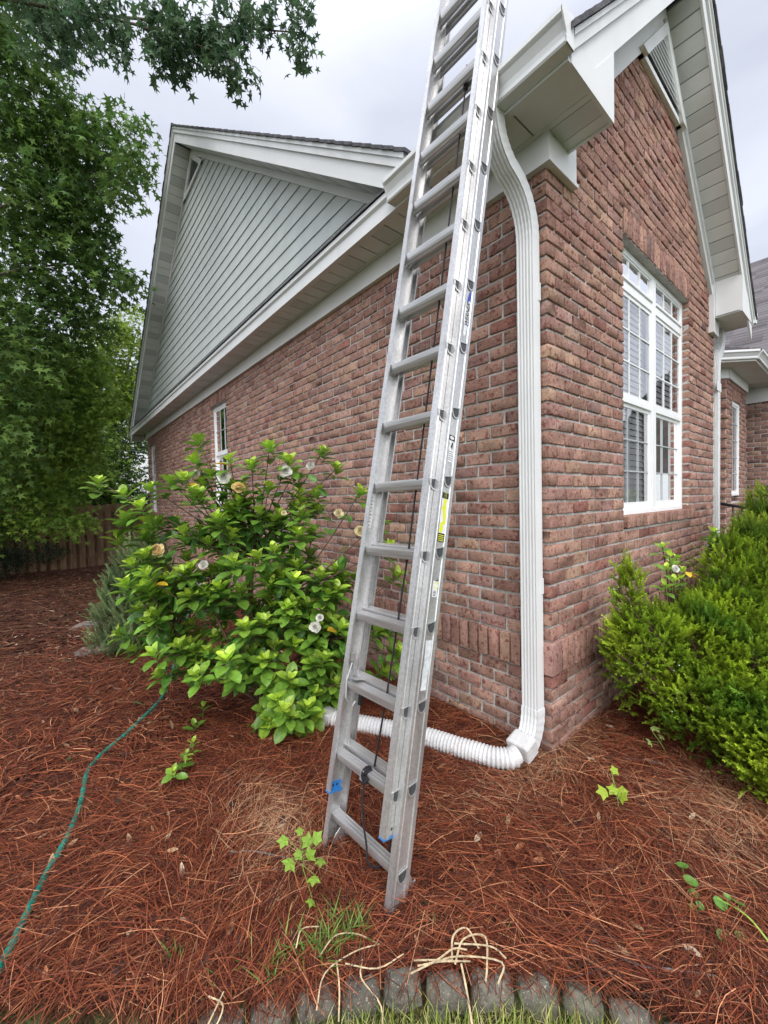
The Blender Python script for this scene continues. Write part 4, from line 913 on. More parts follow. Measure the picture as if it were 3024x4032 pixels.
# ================================================================= TREES
def star_leaf():
    v = [(0, .42, .0)]; n = 5
    for k in range(10):
        a = math.pi/2-(k-0)*math.pi/5+0
        r = (.60 if k % 2 == 0 else .21); 
        if k in (4, 6): r = .46
        v.append((r*math.cos(a), .42+r*math.sin(a), -.10*(r > .3)))
    f = [(0, k+1, (k+1) % 10+1) for k in range(10)]; return np.array(v), np.array(f)
SV, SF = star_leaf()
OV = np.array([(0, 0, 0), (.26, .35, .04), (0, 1, -.06), (-.26, .35, .04)]); OF = np.array([(0, 1, 2), (0, 2, 3)])
def unit(v): return v/np.maximum(np.linalg.norm(v, axis=1, keepdims=True), 1e-9)
def crown(name, blobs, parent, tv, tf, size, per, cols, droop=.5, tw=.32, matn=None, shell=.55, spread=.12, seed=1):
    """blobs: (cx,cy,cz, rx,ry,rz, ntwigs). Leaves hang along short twigs that point outward and sag."""
    g = np.random.default_rng(seed); Ts, Ds, Ns, Cs, Ss = [], [], [], [], []; twp = []
    for (cx, cy, cz, rx, ry, rz_, n) in blobs:
        d = unit(g.normal(size=(n, 3))); r = g.uniform(shell, 1.0, n)**.7*(1+.16*np.sin(d[:, 0]*5+cx)*np.cos(d[:, 2]*6+cy))
        p = np.array([cx, cy, cz])+d*r[:, None]*np.array([rx, ry, rz_]); out = unit(d*np.array([1, 1, .5])+g.normal(0, .45, (n, 3))); out[:, 2] -= droop*.6; out = unit(out)
        tone = g.uniform(.72, 1.25, n); hue = g.random(n)
        twp.append((p, out))
        for k in range(per):
            t = (k+.5)/per; q = p+out*(tw*t)+np.array([0, 0, -1])*(droop*tw*t*t*.6)+g.normal(0, spread*.45, (n, 3))
            ld = unit(out*.6+g.normal(0, .55, (n, 3))+np.array([0, 0, -droop])); nn = unit(g.normal(0, .55, (n, 3))+np.array([0, 0, 1.]))
            Ts.append(q); Ds.append(ld); Ns.append(nn); Ss.append(size*g.uniform(.7, 1.25, n)); c = np.array(cols)
            Cs.append((c[0]*(1-hue[:, None])+c[1]*hue[:, None])*tone[:, None]*g.uniform(.8, 1.2, (n, 1)))
    T = np.concatenate(Ts); M = basis(np.concatenate(Ds), np.concatenate(Ns))*np.concatenate(Ss)[:, None, None]; C = np.concatenate(Cs)
    V, F = inst(tv, tf, M, T); o = npmesh(name, V, F, matn or LEAF, parent, np.repeat(C, len(tv), 0)); return twp
def branches(parent, base, tips, r0, mat_=BARK, name='branch', seed=2, lift=.25):
    m_ = MB(); r = random.Random(seed); b = Vector(base)
    for t, rr_ in tips:
        t = Vector(t); mid = (b+t)/2+Vector((r.uniform(-.1, .1), r.uniform(-.1, .1), lift))*(t-b).length*.6; P = [b*(1-s)**2+mid*2*s*(1-s)+t*s*s for s in np.linspace(0, 1, 8)]
        m_.tube(P, [rr_*(1-.8*i/7)+.004 for i in range(8)], 6)
    return m_.build(name, mat_, parent, smooth=True)
def twigs(parent, twp, frac, ln, r=.004, seed=3):
    m_ = MB(); g = random.Random(seed)
    for p, d in twp:
        for i in range(len(p)):
            if g.random() < frac: a = Vector(p[i]); b = a+Vector(d[i])*ln; m_.tube([a-Vector(d[i])*ln*.5, a+Vector((0, 0, .01)), b-Vector((0, 0, .05*ln))], [r, r*.8, r*.4], 3, False)
    if m_.v: m_.build('twig_spray', BARK, parent)['kind'] = 'stuff'
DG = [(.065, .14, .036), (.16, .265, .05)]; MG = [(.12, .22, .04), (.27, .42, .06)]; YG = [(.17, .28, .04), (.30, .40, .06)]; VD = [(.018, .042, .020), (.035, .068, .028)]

sg_tree = thing('sweetgum_tree', (-5.2, 8.2, -.15), 'big sweetgum tree with star-shaped leaves reaching over the yard from the left', 'tree')
tk = MB(); tk.tube([(-5.2, 8.2, -.2), (-5.15, 8.15, 1.5), (-5.05, 8.1, 3.5), (-5.0, 8.0, 6), (-4.9, 7.8, 9), (-4.8, 7.7, 12)], [.26, .21, .18, .15, .10, .04], 12); tk.build('trunk', BARK, sg_tree, smooth=True)
T1 = [(-2.2, 8.7, 8.9, .8, .9, .9, 330), (-1.75, 8.5, 8.3, .6, .8, .7, 230), (-1.15, 7.9, 8.5, .28, .4, .3, 52), (-.85, 7.5, 8.15, .24, .4, .28, 50), (-.95, 7.3, 7.5, .24, .4, .26, 48), (-1.35, 8.1, 7.8, .4, .5, .5, 110), (-2.2, 8.7, 7.3, .8, .9, .8, 300), (-1.55, 8.5, 7.1, .45, .5, .4, 110),
      (-1.9, 8.9, 6.2, .7, .8, .6, 230), (-1.3, 8.6, 6.45, .32, .4, .22, 50), (-1.02, 8.4, 6.02, .30, .4, .22, 52), (-2.5, 9.2, 5.3, .9, .9, .7, 280), (-1.6, 9.4, 5.4, .5, .6, .4, 120), (-3.0, 9, 7.5, 1.2, 1.2, 2.5, 520), (-2.75, 8.9, 4.3, .7, .8, .8, 260), (-3.0, 9.2, 3.0, .8, .8, .9, 260), (-2.5, 7.6, 9.6, .8, .9, .7, 200)]
T1 = [(*b[:6], int(b[6]*.82)) for b in T1]
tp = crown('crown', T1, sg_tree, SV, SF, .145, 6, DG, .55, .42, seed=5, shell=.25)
twigs(sg_tree, tp, .22, .40)
branches(sg_tree, (-5.05, 8.1, 3.5), [((-2.2, 8.6, 8.7), .07), ((-1.9, 8.6, 7.2), .06), ((-1.6, 8.7, 6.2), .045), ((-2.6, 9.1, 5.2), .05)], .1)
branches(sg_tree, (-5.1, 8.15, 2.6), [((-2.8, 9.0, 4.2), .05), ((-3.0, 9.2, 3.0), .04)], .1, seed=6)
# overhead bough that enters the top of the picture
T1b = [(-.90, 4.50, 7.60, .22, .3, .20, 30), (-.80, 4.42, 7.28, .20, .3, .26, 44), (-.86, 4.45, 7.00, .13, .2, .14, 15), (-.58, 4.25, 7.52, .20, .25, .18, 26), (-.45, 4.12, 7.32, .15, .2, .15, 22), (-.32, 4.0, 7.10, .12, .2, .13, 16), (-.17, 3.87, 6.88, .13, .15, .09, 13), (-.25, 3.97, 7.56, .20, .2, .14, 20), (0, 3.77, 7.52, .14, .2, .12, 12), (.01, 3.75, 7.34, .06, .1, .07, 4),
       (.24, 3.57, 7.60, .16, .2, .10, 14), (.39, 3.42, 7.38, .10, .15, .12, 11), (.43, 3.38, 7.10, .055, .1, .13, 8), (.55, 3.33, 7.68, .06, .1, .05, 4), (-1.38, 4.92, 7.40, .16, .3, .26, 26), (-1.46, 4.98, 7.72, .25, .3, .15, 22), (-1.70, 5.6, 7.9, .25, .4, .3, 45), (-2.0, 5.9, 8.1, .45, .5, .5, 90), (-.3, 4.2, 7.95, 1.0, .5, .12, 30)]
crown('crown', T1b, sg_tree, SV, SF, .115, 6, [(.055, .115, .055), (.10, .17, .07)], .8, .16, seed=8, shell=.1, spread=.09)
branches(sg_tree, (-4.9, 7.8, 8.0), [((-1.8, 5.6, 7.95), .06)], .1, seed=9, lift=.1)
branches(sg_tree, (-1.8, 5.6, 7.95), [((-.85, 4.45, 7.3), .018), ((-.2, 3.9, 6.95), .016), ((.42, 3.4, 7.3), .016), ((-1.4, 4.9, 7.4), .012)], .1, seed=10, lift=.08)

def back_tree(i, x, y, label, blobs, cols, trunk_h, size=.16, per=6, tmpl=(SV, SF), tw=.5, droop=.4, r=.16, name='tree', cat='tree', shell=.45):
    z = float(gz(x, y)); t = thing(name, (x, y, z), label, cat)
    tk = MB(); tk.tube([(x, y, z-.1), (x+.05, y, z+trunk_h*.4), (x-.05, y+.05, z+trunk_h*.75), (x, y, z+trunk_h)], [r, r*.8, r*.5, r*.15], 9); tk.build('trunk', BARK, t, smooth=True)
    branches(t, (x, y, z+trunk_h*.35), [((b[0], b[1], b[2]), r*.35) for b in blobs[:6]], .1, seed=i)
    crown('crown', blobs, t, tmpl[0], tmpl[1], size, per, cols, droop, tw, seed=40+i, shell=shell)
    return t
back_tree(1, -2.1, 14.6, 'mid green bushy tree rising behind the wooden fence', [(-2.3, 14.4, 4.2, 1.2, 1.0, 1.7, 420), (-1.5, 14.2, 3.0, 1.0, .9, 1.2, 360), (-2.9, 14.5, 2.6, 1.2, .9, 1.0, 350), (-1.9, 14.4, 5.7, .8, .8, .7, 180), (-.9, 14.2, 2.2, .8, .8, .8, 260)], MG, 5.5, .15)
back_tree(2, -.4, 19.5, 'bright yellow-green tree glimpsed beside the white eave', [(-.6, 19.5, 6.2, 1.5, 1.2, 1.3, 420), (-.2, 19.3, 4.6, 1.5, 1.2, 1.3, 420), (-1.6, 19.6, 5.2, 1.2, 1, 1.6, 380), (-.9, 19.4, 7.6, .8, .8, .8, 150), (.95, 18.6, 8.9, .75, .7, .8, 170), (.6, 18.8, 7.6, .9, .8, .9, 260), (1.0, 18.5, 6.4, .8, .7, 1.0, 240), (.1, 18.4, 6.0, .9, .8, 1.0, 260), (.7, 18.6, 4.6, 1.0, .8, 1.0, 240), (-.2, 17.6, 8.2, .5, .5, .6, 90)], YG, 6.5, .17)
back_tree(3, -6.6, 11.4, 'dark leafy tree filling the left edge above the shaded fence', [(-5.2, 11.2, 2.2, 1.5, 1.0, 1.3, 500), (-5.6, 11.2, 4.6, 1.6, 1.0, 1.6, 480), (-4.2, 11.3, 1.3, 1.1, .8, .8, 360), (-4.6, 11.2, 6.8, 1.6, 1.0, 1.5, 420)], DG, 7.5, .14)
back_tree(4, -3.6, 16.8, 'tall dark green tree standing behind the bushy fence tree', [(-3.4, 16.8, 5.6, 1.9, 1.2, 1.7, 520), (-4.4, 16.6, 3.4, 1.8, 1.2, 1.5, 500), (-2.2, 16.6, 2.6, 1.6, 1.1, 1.3, 420), (-4.2, 16.8, 8.0, 1.7, 1.2, 1.5, 420)], DG, 8.0, .17)
back_tree(5, -.9, 14.2, 'dark shrub tree peeping over the fence beside the house corner', [(-.75, 14.2, 2.3, .9, .5, .9, 300), (-1.7, 14.1, 1.9, .8, .4, .5, 200), (-.4, 14.3, 3.3, .7, .5, .7, 200)], VD, 2.6, .085, 6, (OV, OF), .25, .3, .05, 'shrub_tree')
back_tree(7, -4.4, 11.0, 'young sweetgum with fresh lighter green leaves hanging over the fence', [(-2.35, 10.6, 4.4, .8, .8, .6, 280), (-1.5, 10.2, 4.65, .42, .5, .36, 130), (-1.32, 10.2, 4.05, .36, .45, .32, 100), (-1.85, 10.6, 3.5, .6, .6, .5, 220), (-2.7, 10.8, 3.0, .9, .7, .7, 300), (-1.55, 10.8, 2.85, .40, .45, .32, 110), (-2.15, 11.1, 2.1, .7, .5, .45, 220), (-2.8, 11.3, 1.4, .8, .5, .45, 210), (-1.85, 10.8, 1.22, .36, .35, .13, 60)], MG, 5.5, .125, 7, (SV, SF), .40, .5, .12, 'young_sweetgum', 'tree', .3)
# far wood beyond: reads as one mass
bl = []
for i in range(26): bl.append((-14+i*.9+rnd.uniform(-.4, .4), 23+rnd.uniform(-1.5, 1.5), rnd.uniform(.6, 3.2), 1.3, 1.0, 1.3, 150))
for i in range(12): bl.append((-10+i*.9, 20+rnd.uniform(-1, 1), .9, 1.1, .8, 1.1, 130))
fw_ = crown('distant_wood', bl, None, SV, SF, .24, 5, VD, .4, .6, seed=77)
tag(bpy.data.objects['distant_wood'], 'shaded mass of woodland beyond the fence', 'woodland', kind='stuff')
bl = []
for i in range(22):
    bl.append((-8.4+i*.30+rnd.uniform(-.1, .1), 12.2+rnd.uniform(-.5, .3), .25+rnd.uniform(0, .9)*(1 if i < 14 else .2), .5, .4, .45 if i < 14 else .2, 80))
bl = [b for b in bl if b[0] < -2.3]
crown('undergrowth', bl, None, OV, OF, .07, 6, VD, .3, .25, seed=78); tag(bpy.data.objects['undergrowth'], 'dark leafy undergrowth along the foot of the fence', 'undergrowth', kind='stuff')

# unseen house, added so the double window mirrors a dark gable
nh = thing('reflection_house', (30, -5.5, 0), 'unseen house with a steep brown gable, added across the front garden for its reflection in the double window', 'house')
q_ = MB(); q_.prism([(-11, -.3), (0, -.3), (0, 3.4), (-5.5, 8.9), (-11, 3.4)], 0, 26, 38); q_.build('wall', mat('reflection_house_wall', (.085, .075, .065), .9, noise=(3, .8, 1.2)), nh)  # wall colour kept dark for the mirrored gable
for sg_ in (-1, 1):
    q_ = MB(); q_.prism([(-5.5, 9.0), (-5.5+sg_*6, 3.0), (-5.5+sg_*6, 3.2), (-5.5, 9.25)], 0, 25.6, 38.4); q_.build('roof', SHING, nh)
q_ = MB(); q_.box(25.95, 26.0, -7, -6, 1, 2.6); q_.box(25.95, 26.0, -4.6, -3.6, 1, 2.6); q_.build('window', TRIMW, nh)

# ================================================================= GARDENIA
def gleaf():
    """obovate folded leaf, length 1 along +y"""
    ys_ = np.array([0, .12, .32, .55, .78, .93, 1.0]); w = np.array([.012, .08, .20, .275, .245, .13, .0]); V = []; 
    for y, ww in zip(ys_, w):
        z = -.22*y*y+.05; rip = .012*math.sin(y*40)
        V += [(-ww, y-.03*(ww > .1), z+ww*.38+rip), (-ww*.5, y, z+ww*.16), (0, y+.02, z), (ww*.5, y, z+ww*.16), (ww, y-.03*(ww > .1), z+ww*.38-rip)]
    F = [(r*5+c, r*5+c+1, (r+1)*5+c+1, (r+1)*5+c) for r in range(6) for c in range(4)]; return np.array(V), np.array(F)
GV, GF = gleaf()
gard = thing('gardenia_bush', (-1.03, 1.70, -.04), 'large flowering gardenia bush with glossy leaves in front of the brick side wall', 'shrub')
gd = np.random.default_rng(21)
# outline tips taken at their own places in the bush (x, y, z)
tips = []
blobsG = [(-1.12, 1.60, 1.18, .50, .42, .42, 30), (-1.50, 1.88, 1.15, .36, .34, .32, 22), (-.80, 1.38, 1.05, .34, .38, .42, 20), (-1.25, 1.62, .60, .50, .42, .30, 32), (-.95, 1.36, .42, .36, .34, .26, 24), (-.58, 1.16, .80, .22, .30, .34, 14),
          (-1.52, 1.88, .55, .22, .30, .18, 12), (-1.05, 1.22, .16, .22, .18, .14, 10), (-.62, 1.25, .30, .22, .22, .22, 12), (-1.36, 1.70, 1.52, .30, .26, .20, 14), (-.94, 1.42, 1.52, .30, .26, .18, 11), (-1.65, 1.95, .85, .22, .25, .35, 16), (-1.72, 2.02, 1.42, .14, .2, .12, 5)]
for cx, cy, cz, rx, ry, rz_, n in blobsG:
    d = unit(gd.normal(size=(n, 3))); r = gd.uniform(.55, 1.0, n); p = np.array([cx, cy, cz])+d*r[:, None]*np.array([rx, ry, rz_]); tips += [tuple(q) for q in p]
hand = [(-1.40, 1.77, 1.93), (-1.42, 1.78, 1.80), (-1.93, 2.18, 1.66), (-1.80, 2.1, 1.58), (-1.66, 1.98, 1.62), (-1.55, 1.90, 1.66), (-1.24, 1.62, 1.80), (-1.12, 1.54, 1.76), (-1.02, 1.46, 1.88), (-.92, 1.38, 1.78), (-.74, 1.22, 1.84), (-.66, 1.18, 1.72), (-.55, 1.06, 1.56), (-.46, .98, 1.36), (-.42, .94, 1.18), (-.38, .90, .98), (-1.84, 2.1, 1.28), (-1.80, 2.06, 1.40), (-1.78, 2.04, 1.10), (-1.86, 2.1, .62), (-1.80, 2.04, .52), (-1.66, 1.92, .34), (-1.02, 1.18, .04), (-.90, 1.15, .10), (-1.16, 1.32, .05), (-.40, .92, .62), (-.36, .90, .44), (-.44, .98, .30), (-1.14, 1.30, .34), (-1.0, 1.22, .30), (-.72, 1.08, .66), (-.68, 1.04, .54), (-1.3, 1.5, .36), (-1.45, 1.66, .42), (-1.2, 1.45, .5), (-1.6, 1.85, .9), (-1.35, 1.6, .95), (-1.0, 1.3, .8), (-.8, 1.2, 1.0)]
tips = np.array(hand+[t for t in tips if t[0] < -.28 and t[2] > .0])
base = np.array([-1.03, 1.70, -.02])
def whorls(parent, tips, base, nl, size, seed, young=.5, tone=1.0):
    g = np.random.default_rng(seed); T, D, Nn, Sz, C = [], [], [], [], []
    for i, p in enumerate(tips):
        ax = (p-base)*np.array([1, 1, .8]); ax = ax/np.linalg.norm(ax); ax = ax*.6+np.array([0, 0, .75])+g.normal(0, .2, 3); ax /= np.linalg.norm(ax)
        a1 = np.cross(ax, [.3, .5, .1]); a1 /= np.linalg.norm(a1); a2 = np.cross(ax, a1); rot = g.uniform(0, 6.28); n = int(g.integers(nl[0], nl[1])); tn = g.uniform(.8, 1.2); yg = g.random()
        for k in range(n):
            ring = k/n; th = rot+k*2.4; open_ = .35+ring*1.15+g.normal(0, .10); d = ax*math.cos(open_)+(a1*math.cos(th)+a2*math.sin(th))*math.sin(open_); d[2] -= .12*ring
            T.append(p-ax*(.012+.09*ring**1.4)); D.append(d); Nn.append(ax*math.sin(open_)-(a1*math.cos(th)+a2*math.sin(th))*math.cos(open_)+np.array([0, 0, .3])); Sz.append(size*(.55+.62*min(1, ring*1.6+.12))*g.uniform(.85, 1.18))
            y_ = max(0, 1-ring*1.7)*(.4+.6*yg)*young*2; old = np.array([.075, .185, .028]); mid = np.array([.19, .33, .038]); new = np.array([.42, .58, .06]); t = min(1, y_)
            c = (old*(1-.45)+mid*.45)*(1-t)+new*t; c = c*tn*tone*g.uniform(.78, 1.22)
            if g.random() < .003: c = np.array([.62, .40, .03])
            C.append(c)
    M = basis(np.array(D), np.array(Nn))*np.array(Sz)[:, None, None]; V, F = inst(GV, GF, M, np.array(T)); return npmesh('leaves', V, F, GLEAF, parent, np.repeat(np.array(C), len(GV), 0), True)
whorls(gard, tips, base, (10, 16), .100, 31, .75, 1.2)
# inner leaves, paired along the stems
g = np.random.default_rng(5); m_ = MB(); inner_T, inner_D, inner_C = [], [], []
mains = [np.array(q) for q in [(-1.35, 1.75, .75), (-1.15, 1.62, 1.0), (-.90, 1.45, .85), (-1.25, 1.55, .45), (-.75, 1.35, .5), (-1.05, 1.75, 1.1), (-1.55, 1.92, .6), (-.95, 1.30, .25)]]
for q in mains:
    mid = (base+q)/2+g.normal(0, .04, 3)+np.array([0, 0, .05]); P = [base*(1-s)**2+mid*2*s*(1-s)+q*s*s for s in np.linspace(0, 1, 6)]; m_.tube([Vector(p) for p in P], [.014, .012, .011, .010, .009, .008], 6)
for p in tips:
    q = min(mains, key=lambda a: np.linalg.norm(a-p)+.6*max(0, a[2]-p[2]+.1)); s0 = g.uniform(.3, 1); st_ = base+(q-base)*s0 if p[2] < q[2] else q; ctrl = (st_+p)/2+np.array([0, 0, -.05])+g.normal(0, .03, 3)
    P = [st_*(1-s)**2+ctrl*2*s*(1-s)+p*s*s for s in np.linspace(0, 1, 6)]; m_.tube([Vector(a) for a in P], [.006, .0055, .005, .0042, .0035, .003], 5)
    for k in (2, 3, 4):
        if g.random() < .8:
            for sg_ in (-1, 1): inner_T.append(P[k]); inner_D.append(unit(np.array([g.normal(0, 1, 3)+sg_*np.array([.4, -.3, .1])]))[0]); inner_C.append(np.array([.085, .205, .035])*g.uniform(.7, 1.6))
m_.build('stem', TWIG, gard, smooth=True)
iD = np.array(inner_D); iN = unit(g.normal(0, .5, iD.shape)+np.array([0, 0, 1])); V, F = inst(GV, GF, basis(iD, iN)*(.098*g.uniform(.75, 1.2, len(iD)))[:, None, None], np.array(inner_T)); npmesh('leaves', V, F, GLEAF, gard, np.repeat(np.array(inner_C), len(GV), 0), True)
def flower(parent, p, size, col, face, seed, droopy=0, nm='flower'):
    g = np.random.default_rng(seed); face = np.array(face, float); face /= np.linalg.norm(face); a1 = np.cross(face, [.2, .1, 1]); a1 /= np.linalg.norm(a1); a2 = np.cross(face, a1)
    u = np.linspace(0, 1, 5); PVt = []
    for yy, ww, zc in ((0, .12, 0), (.3, .38, .10), (.6, .52, .13), (.85, .44, .06), (1.0, .20, -.08)): PVt += [(-ww, yy, .30*ww-zc+.05), (0, yy, -.05-zc+.05), (ww, yy, .30*ww-zc+.05)]
    PVt = np.array(PVt); PF = np.array([(r*3+c, r*3+c+1, (r+1)*3+c+1, (r+1)*3+c) for r in range(4) for c in range(2)]); T, D, N2, C, Sz = [], [], [], [], []
    for ringi, (n, op, sz) in enumerate(((6, 1.40, 1.0), (6, 1.10, .92), (5, .84, .84), (5, .62, .74), (4, .42, .62), (3, .22, .5))):
        for k in range(n):
            th = k*6.283/n+ringi*.5+g.normal(0, .12); o_ = op+g.normal(0, .12)+(droopy*g.random()*.9 if ringi == 0 else 0); rad = a1*math.cos(th)+a2*math.sin(th)
            T.append(np.array(p)+rad*.004); D.append(face*math.cos(o_)+rad*math.sin(o_)); N2.append(face*math.sin(o_)-rad*math.cos(o_)); Sz.append(size*sz*g.uniform(.85, 1.15)); C.append(np.array(col)*g.uniform(.86, 1.12)*(1-.06*ringi))
    M = basis(np.array(D), np.array(N2))*np.array(Sz)[:, None, None]; V, F = inst(PVt, PF, M, np.array(T)); return npmesh(nm, V, F, PETAL, parent, np.repeat(np.array(C), len(PVt), 0), True)
WH, CR, YE, OR = (.95, .94, .88), (.95, .86, .58), (.95, .76, .38), (.95, .74, .40)
fl = [(-1.28, 1.60, 1.665, .042, WH, (-.6, -.7, .5)), (-1.22, 1.52, 1.60, .038, YE, (-.2, -.5, -.3)), (-.96, 1.35, 1.70, .038, WH, (-.5, -.8, .2)), (-.80, 1.30, 1.74, .026, WH, (-.4, -.7, .3)), (-1.42, 1.76, 1.70, .024, WH, (-.6, -.7, .2)), (-.70, 1.12, 1.41, .030, CR, (-.5, -.8, .3)),
      (-.60, 1.02, 1.29, .036, CR, (-.4, -.8, .2)), (-1.66, 1.82, 1.20, .042, OR, (-.6, -.7, .3)), (-1.42, 1.66, 1.09, .030, WH, (-.6, -.7, .4)), (-.87, 1.18, .66, .034, WH, (-.5, -.8, .4)), (-.84, 1.16, .72, .024, WH, (-.4, -.8, .5)), (-1.02, 1.22, .17, .022, CR, (-.3, -.5, .7)), (-.98, 1.36, 1.42, .018, CR, (-.4, -.7, .5)), (-.52, 1.02, 1.30, .02, WH, (-.4, -.7, .4))]
for i, (x, y, z, sz, c, fc) in enumerate(fl): flower(gard, (x, y, z), sz, c, fc, 60+i, 1 if c in (YE, OR) else .2)
# second, small gardenia under the front window
g2 = thing('gardenia_shrub', (1.45, -.20, 0), 'small gardenia with a few yellow leaves between the brick wall and the juniper', 'shrub')
t2 = np.array([(1.12, -.26, .98), (1.26, -.24, 1.05), (1.40, -.22, .97), (1.22, -.28, .88), (1.50, -.22, 1.0), (1.60, -.24, .90), (1.38, -.28, .86), (1.08, -.26, .86), (1.32, -.18, 1.10), (2.25, -.30, 1.16), (2.36, -.28, 1.10), (2.16, -.32, 1.08)])
whorls(g2, t2, np.array([1.45, -.2, .1]), (6, 9), .078, 33, .9, 1.5)
m_ = MB()
for p in t2: m_.tube([(1.45, -.22, 0), (float(p[0])*.5+.73, -.24, .5), tuple(p)], [.010, .007, .004], 5)
m_.build('stem', TWIG, g2); flower(g2, (1.12, -.31, .97), .022, WH, (-.6, -.6, .4), 90); 
npm = np.array([(1.34, -.32, .92), (1.42, -.32, .90), (1.52, -.30, .86)]); V, F = inst(GV, GF, basis(np.array([(-.7, -.5, -.2), (.6, -.5, -.1), (.9, -.3, -.1)]), np.tile([0, 0, 1.], (3, 1)))*.07, npm); npmesh('yellow_leaf', V, F, GLEAF, g2, np.tile([.68, .45, .03], (len(V), 1)), True)
# root suckers and seedlings on the straw
def sucker(x, y, n, hgt, label, seed, size=.05, cat='plant', spread=.06, young=.5):
    z = float(gz(x, y)); t = thing('young_gardenia_shoot', (x, y, z), label, cat); g = np.random.default_rng(seed); ti = np.array([(x+g.normal(0, spread), y+g.normal(0, spread), z+g.uniform(.35, 1)*hgt) for _ in range(n)])
    whorls(t, ti, np.array([x, y, z-.05]), (6, 9), size, seed, young); m_ = MB()
    for p in ti: m_.tube([(x, y, z-.01), tuple((np.array([x, y, z])+p)/2+g.normal(0, .01, 3)), tuple(p)], .0025, 5)
    m_.build('stem', TWIG, t)
sucker(-1.70, 1.30, 4, .14, 'young gardenia shoot on the straw below the bush, nearest the hose', 101, .052)
sucker(-1.44, 1.74, 2, .10, 'small gardenia whorl low at the left foot of the bush', 102, .070, young=.3)
sucker(-1.05, 1.16, 3, .12, 'gardenia shoot hanging low on the right beside the pipe', 104, .06, young=.4)
sucker(-1.22, 1.40, 2, .06, 'gardenia shoot in the shade under the middle of the bush', 105, .05, young=.1)
SV2 = SV.copy(); c_ = SV[0]; r_ = np.linalg.norm(SV[:, :2]-c_[:2], axis=1); k_ = (r_ > 0) & (r_ < .3); SV2[k_, :2] = c_[:2]+(SV[k_, :2]-c_[:2])*1.7
def star_plant(pts, base, label, size, seed, col=(.30, .46, .05), n=1, name='sweetgum_seedling'):
    t = thing(name, base, label, 'seedling'); g = np.random.default_rng(seed); T = np.array(pts, float); d = T-np.array(base); d[:, 2] *= .2; d = unit(d+g.normal(0, .15, d.shape)*np.array([1, 1, .3])); nn = unit(np.tile([-.35, -.5, .75], (len(T), 1))+g.normal(0, .2, T.shape))
    V, F = inst(SV2, SF, basis(d, nn)*(size*g.uniform(.7, 1.15, len(T)))[:, None, None], T); npmesh('leaves', V, F, LEAF, t, np.repeat(np.array(col)*g.uniform(.85, 1.15, (len(T), 1)), len(SV2), 0)); m_ = MB(); b = Vector(base)
    hi = max(pts, key=lambda p: p[2]); m_.tube([b, (b+Vector(hi))/2+Vector((.01, 0, 0)), Vector(hi)], .0018, 4)
    for p in pts: m_.tube([b+(Vector(hi)-b)*min(1, max(.3, (p[2]-b.z)/(hi[2]-b.z+1e-6)*.7)), Vector(p)], .0012, 4)
    m_.build('stem', mat('green_stem', (.20, .28, .06), .6), t)
star_plant([(a-.045, b+.035, c) for a, b, c in [(-1.44, .22, .18), (-1.47, .26, .15), (-1.40, .20, .14), (-1.43, .20, .10), (-1.38, .17, .09), (-1.46, .24, .09), (-1.42, .15, .06), (-1.37, .20, .12), (-1.48, .21, .12), (-1.45, .12, .01)]], (-1.465, .285, -.02), 'bright green lobed seedling at the left foot of the ladder', .050, 1, (.26, .42, .06))
star_plant([(-.10, -.36, .12), (-.19, -.38, .07), (-.12, -.40, .045), (-.06, -.42, .02), (-.15, -.41, .055)], (-.14, -.41, -.03), 'yellow-green lobed seedling standing alone on the straw right of the ladder', .055, 2, (.36, .50, .05))
star_plant([(.46, -.36, .12), (.40, -.38, .08), (.53, -.40, .07)], (.50, -.44, -.03), 'pale lobed seedling at the edge of the juniper', .055, 3, (.36, .46, .14))

# ================================================================= JUNIPERS
def spray_template(seed, n=26, needle=.16):
    """flat feathery branchlet, length 1 along +y"""
    g = np.random.default_rng(seed); V, F = [], []
    def quad(a, b, w):
        a, b = np.array(a), np.array(b); d = b-a; s = np.cross(d, [0, 0, 1.]); ns = np.linalg.norm(s); s = s/ns if ns > 1e-6 else np.array([1., 0, 0]); s = s*w+np.array([0, 0, w*.5*g.uniform(-1, 1)]); k = len(V); V.extend([a-s, a+s, b+s*.25, b-s*.25]); F.append((k, k+1, k+2, k+3))
    for i in range(n):
        y = .05+.93*i/n; sd = 1 if i % 2 else -1; ln = needle*(1.25-.8*y)*g.uniform(.7, 1.3); d = np.array([sd*.75*g.uniform(.6, 1.1), .85, g.normal(0, .45)]); d /= np.linalg.norm(d); p = np.array([.02*math.sin(y*7), y, .02*math.cos(y*5)]); e = p+d*ln; quad(p, e, .020)
        m_ = p+d*ln*.45; d2 = d+np.array([-sd*.5, .5, g.normal(0, .4)]); quad(m_, m_+d2/np.linalg.norm(d2)*ln*.6, .018)
    quad((0, 0, 0), (0, 1.03, 0), .014); return np.array(V), np.array(F)
SPR = [spray_template(s) for s in (1, 2, 3)]
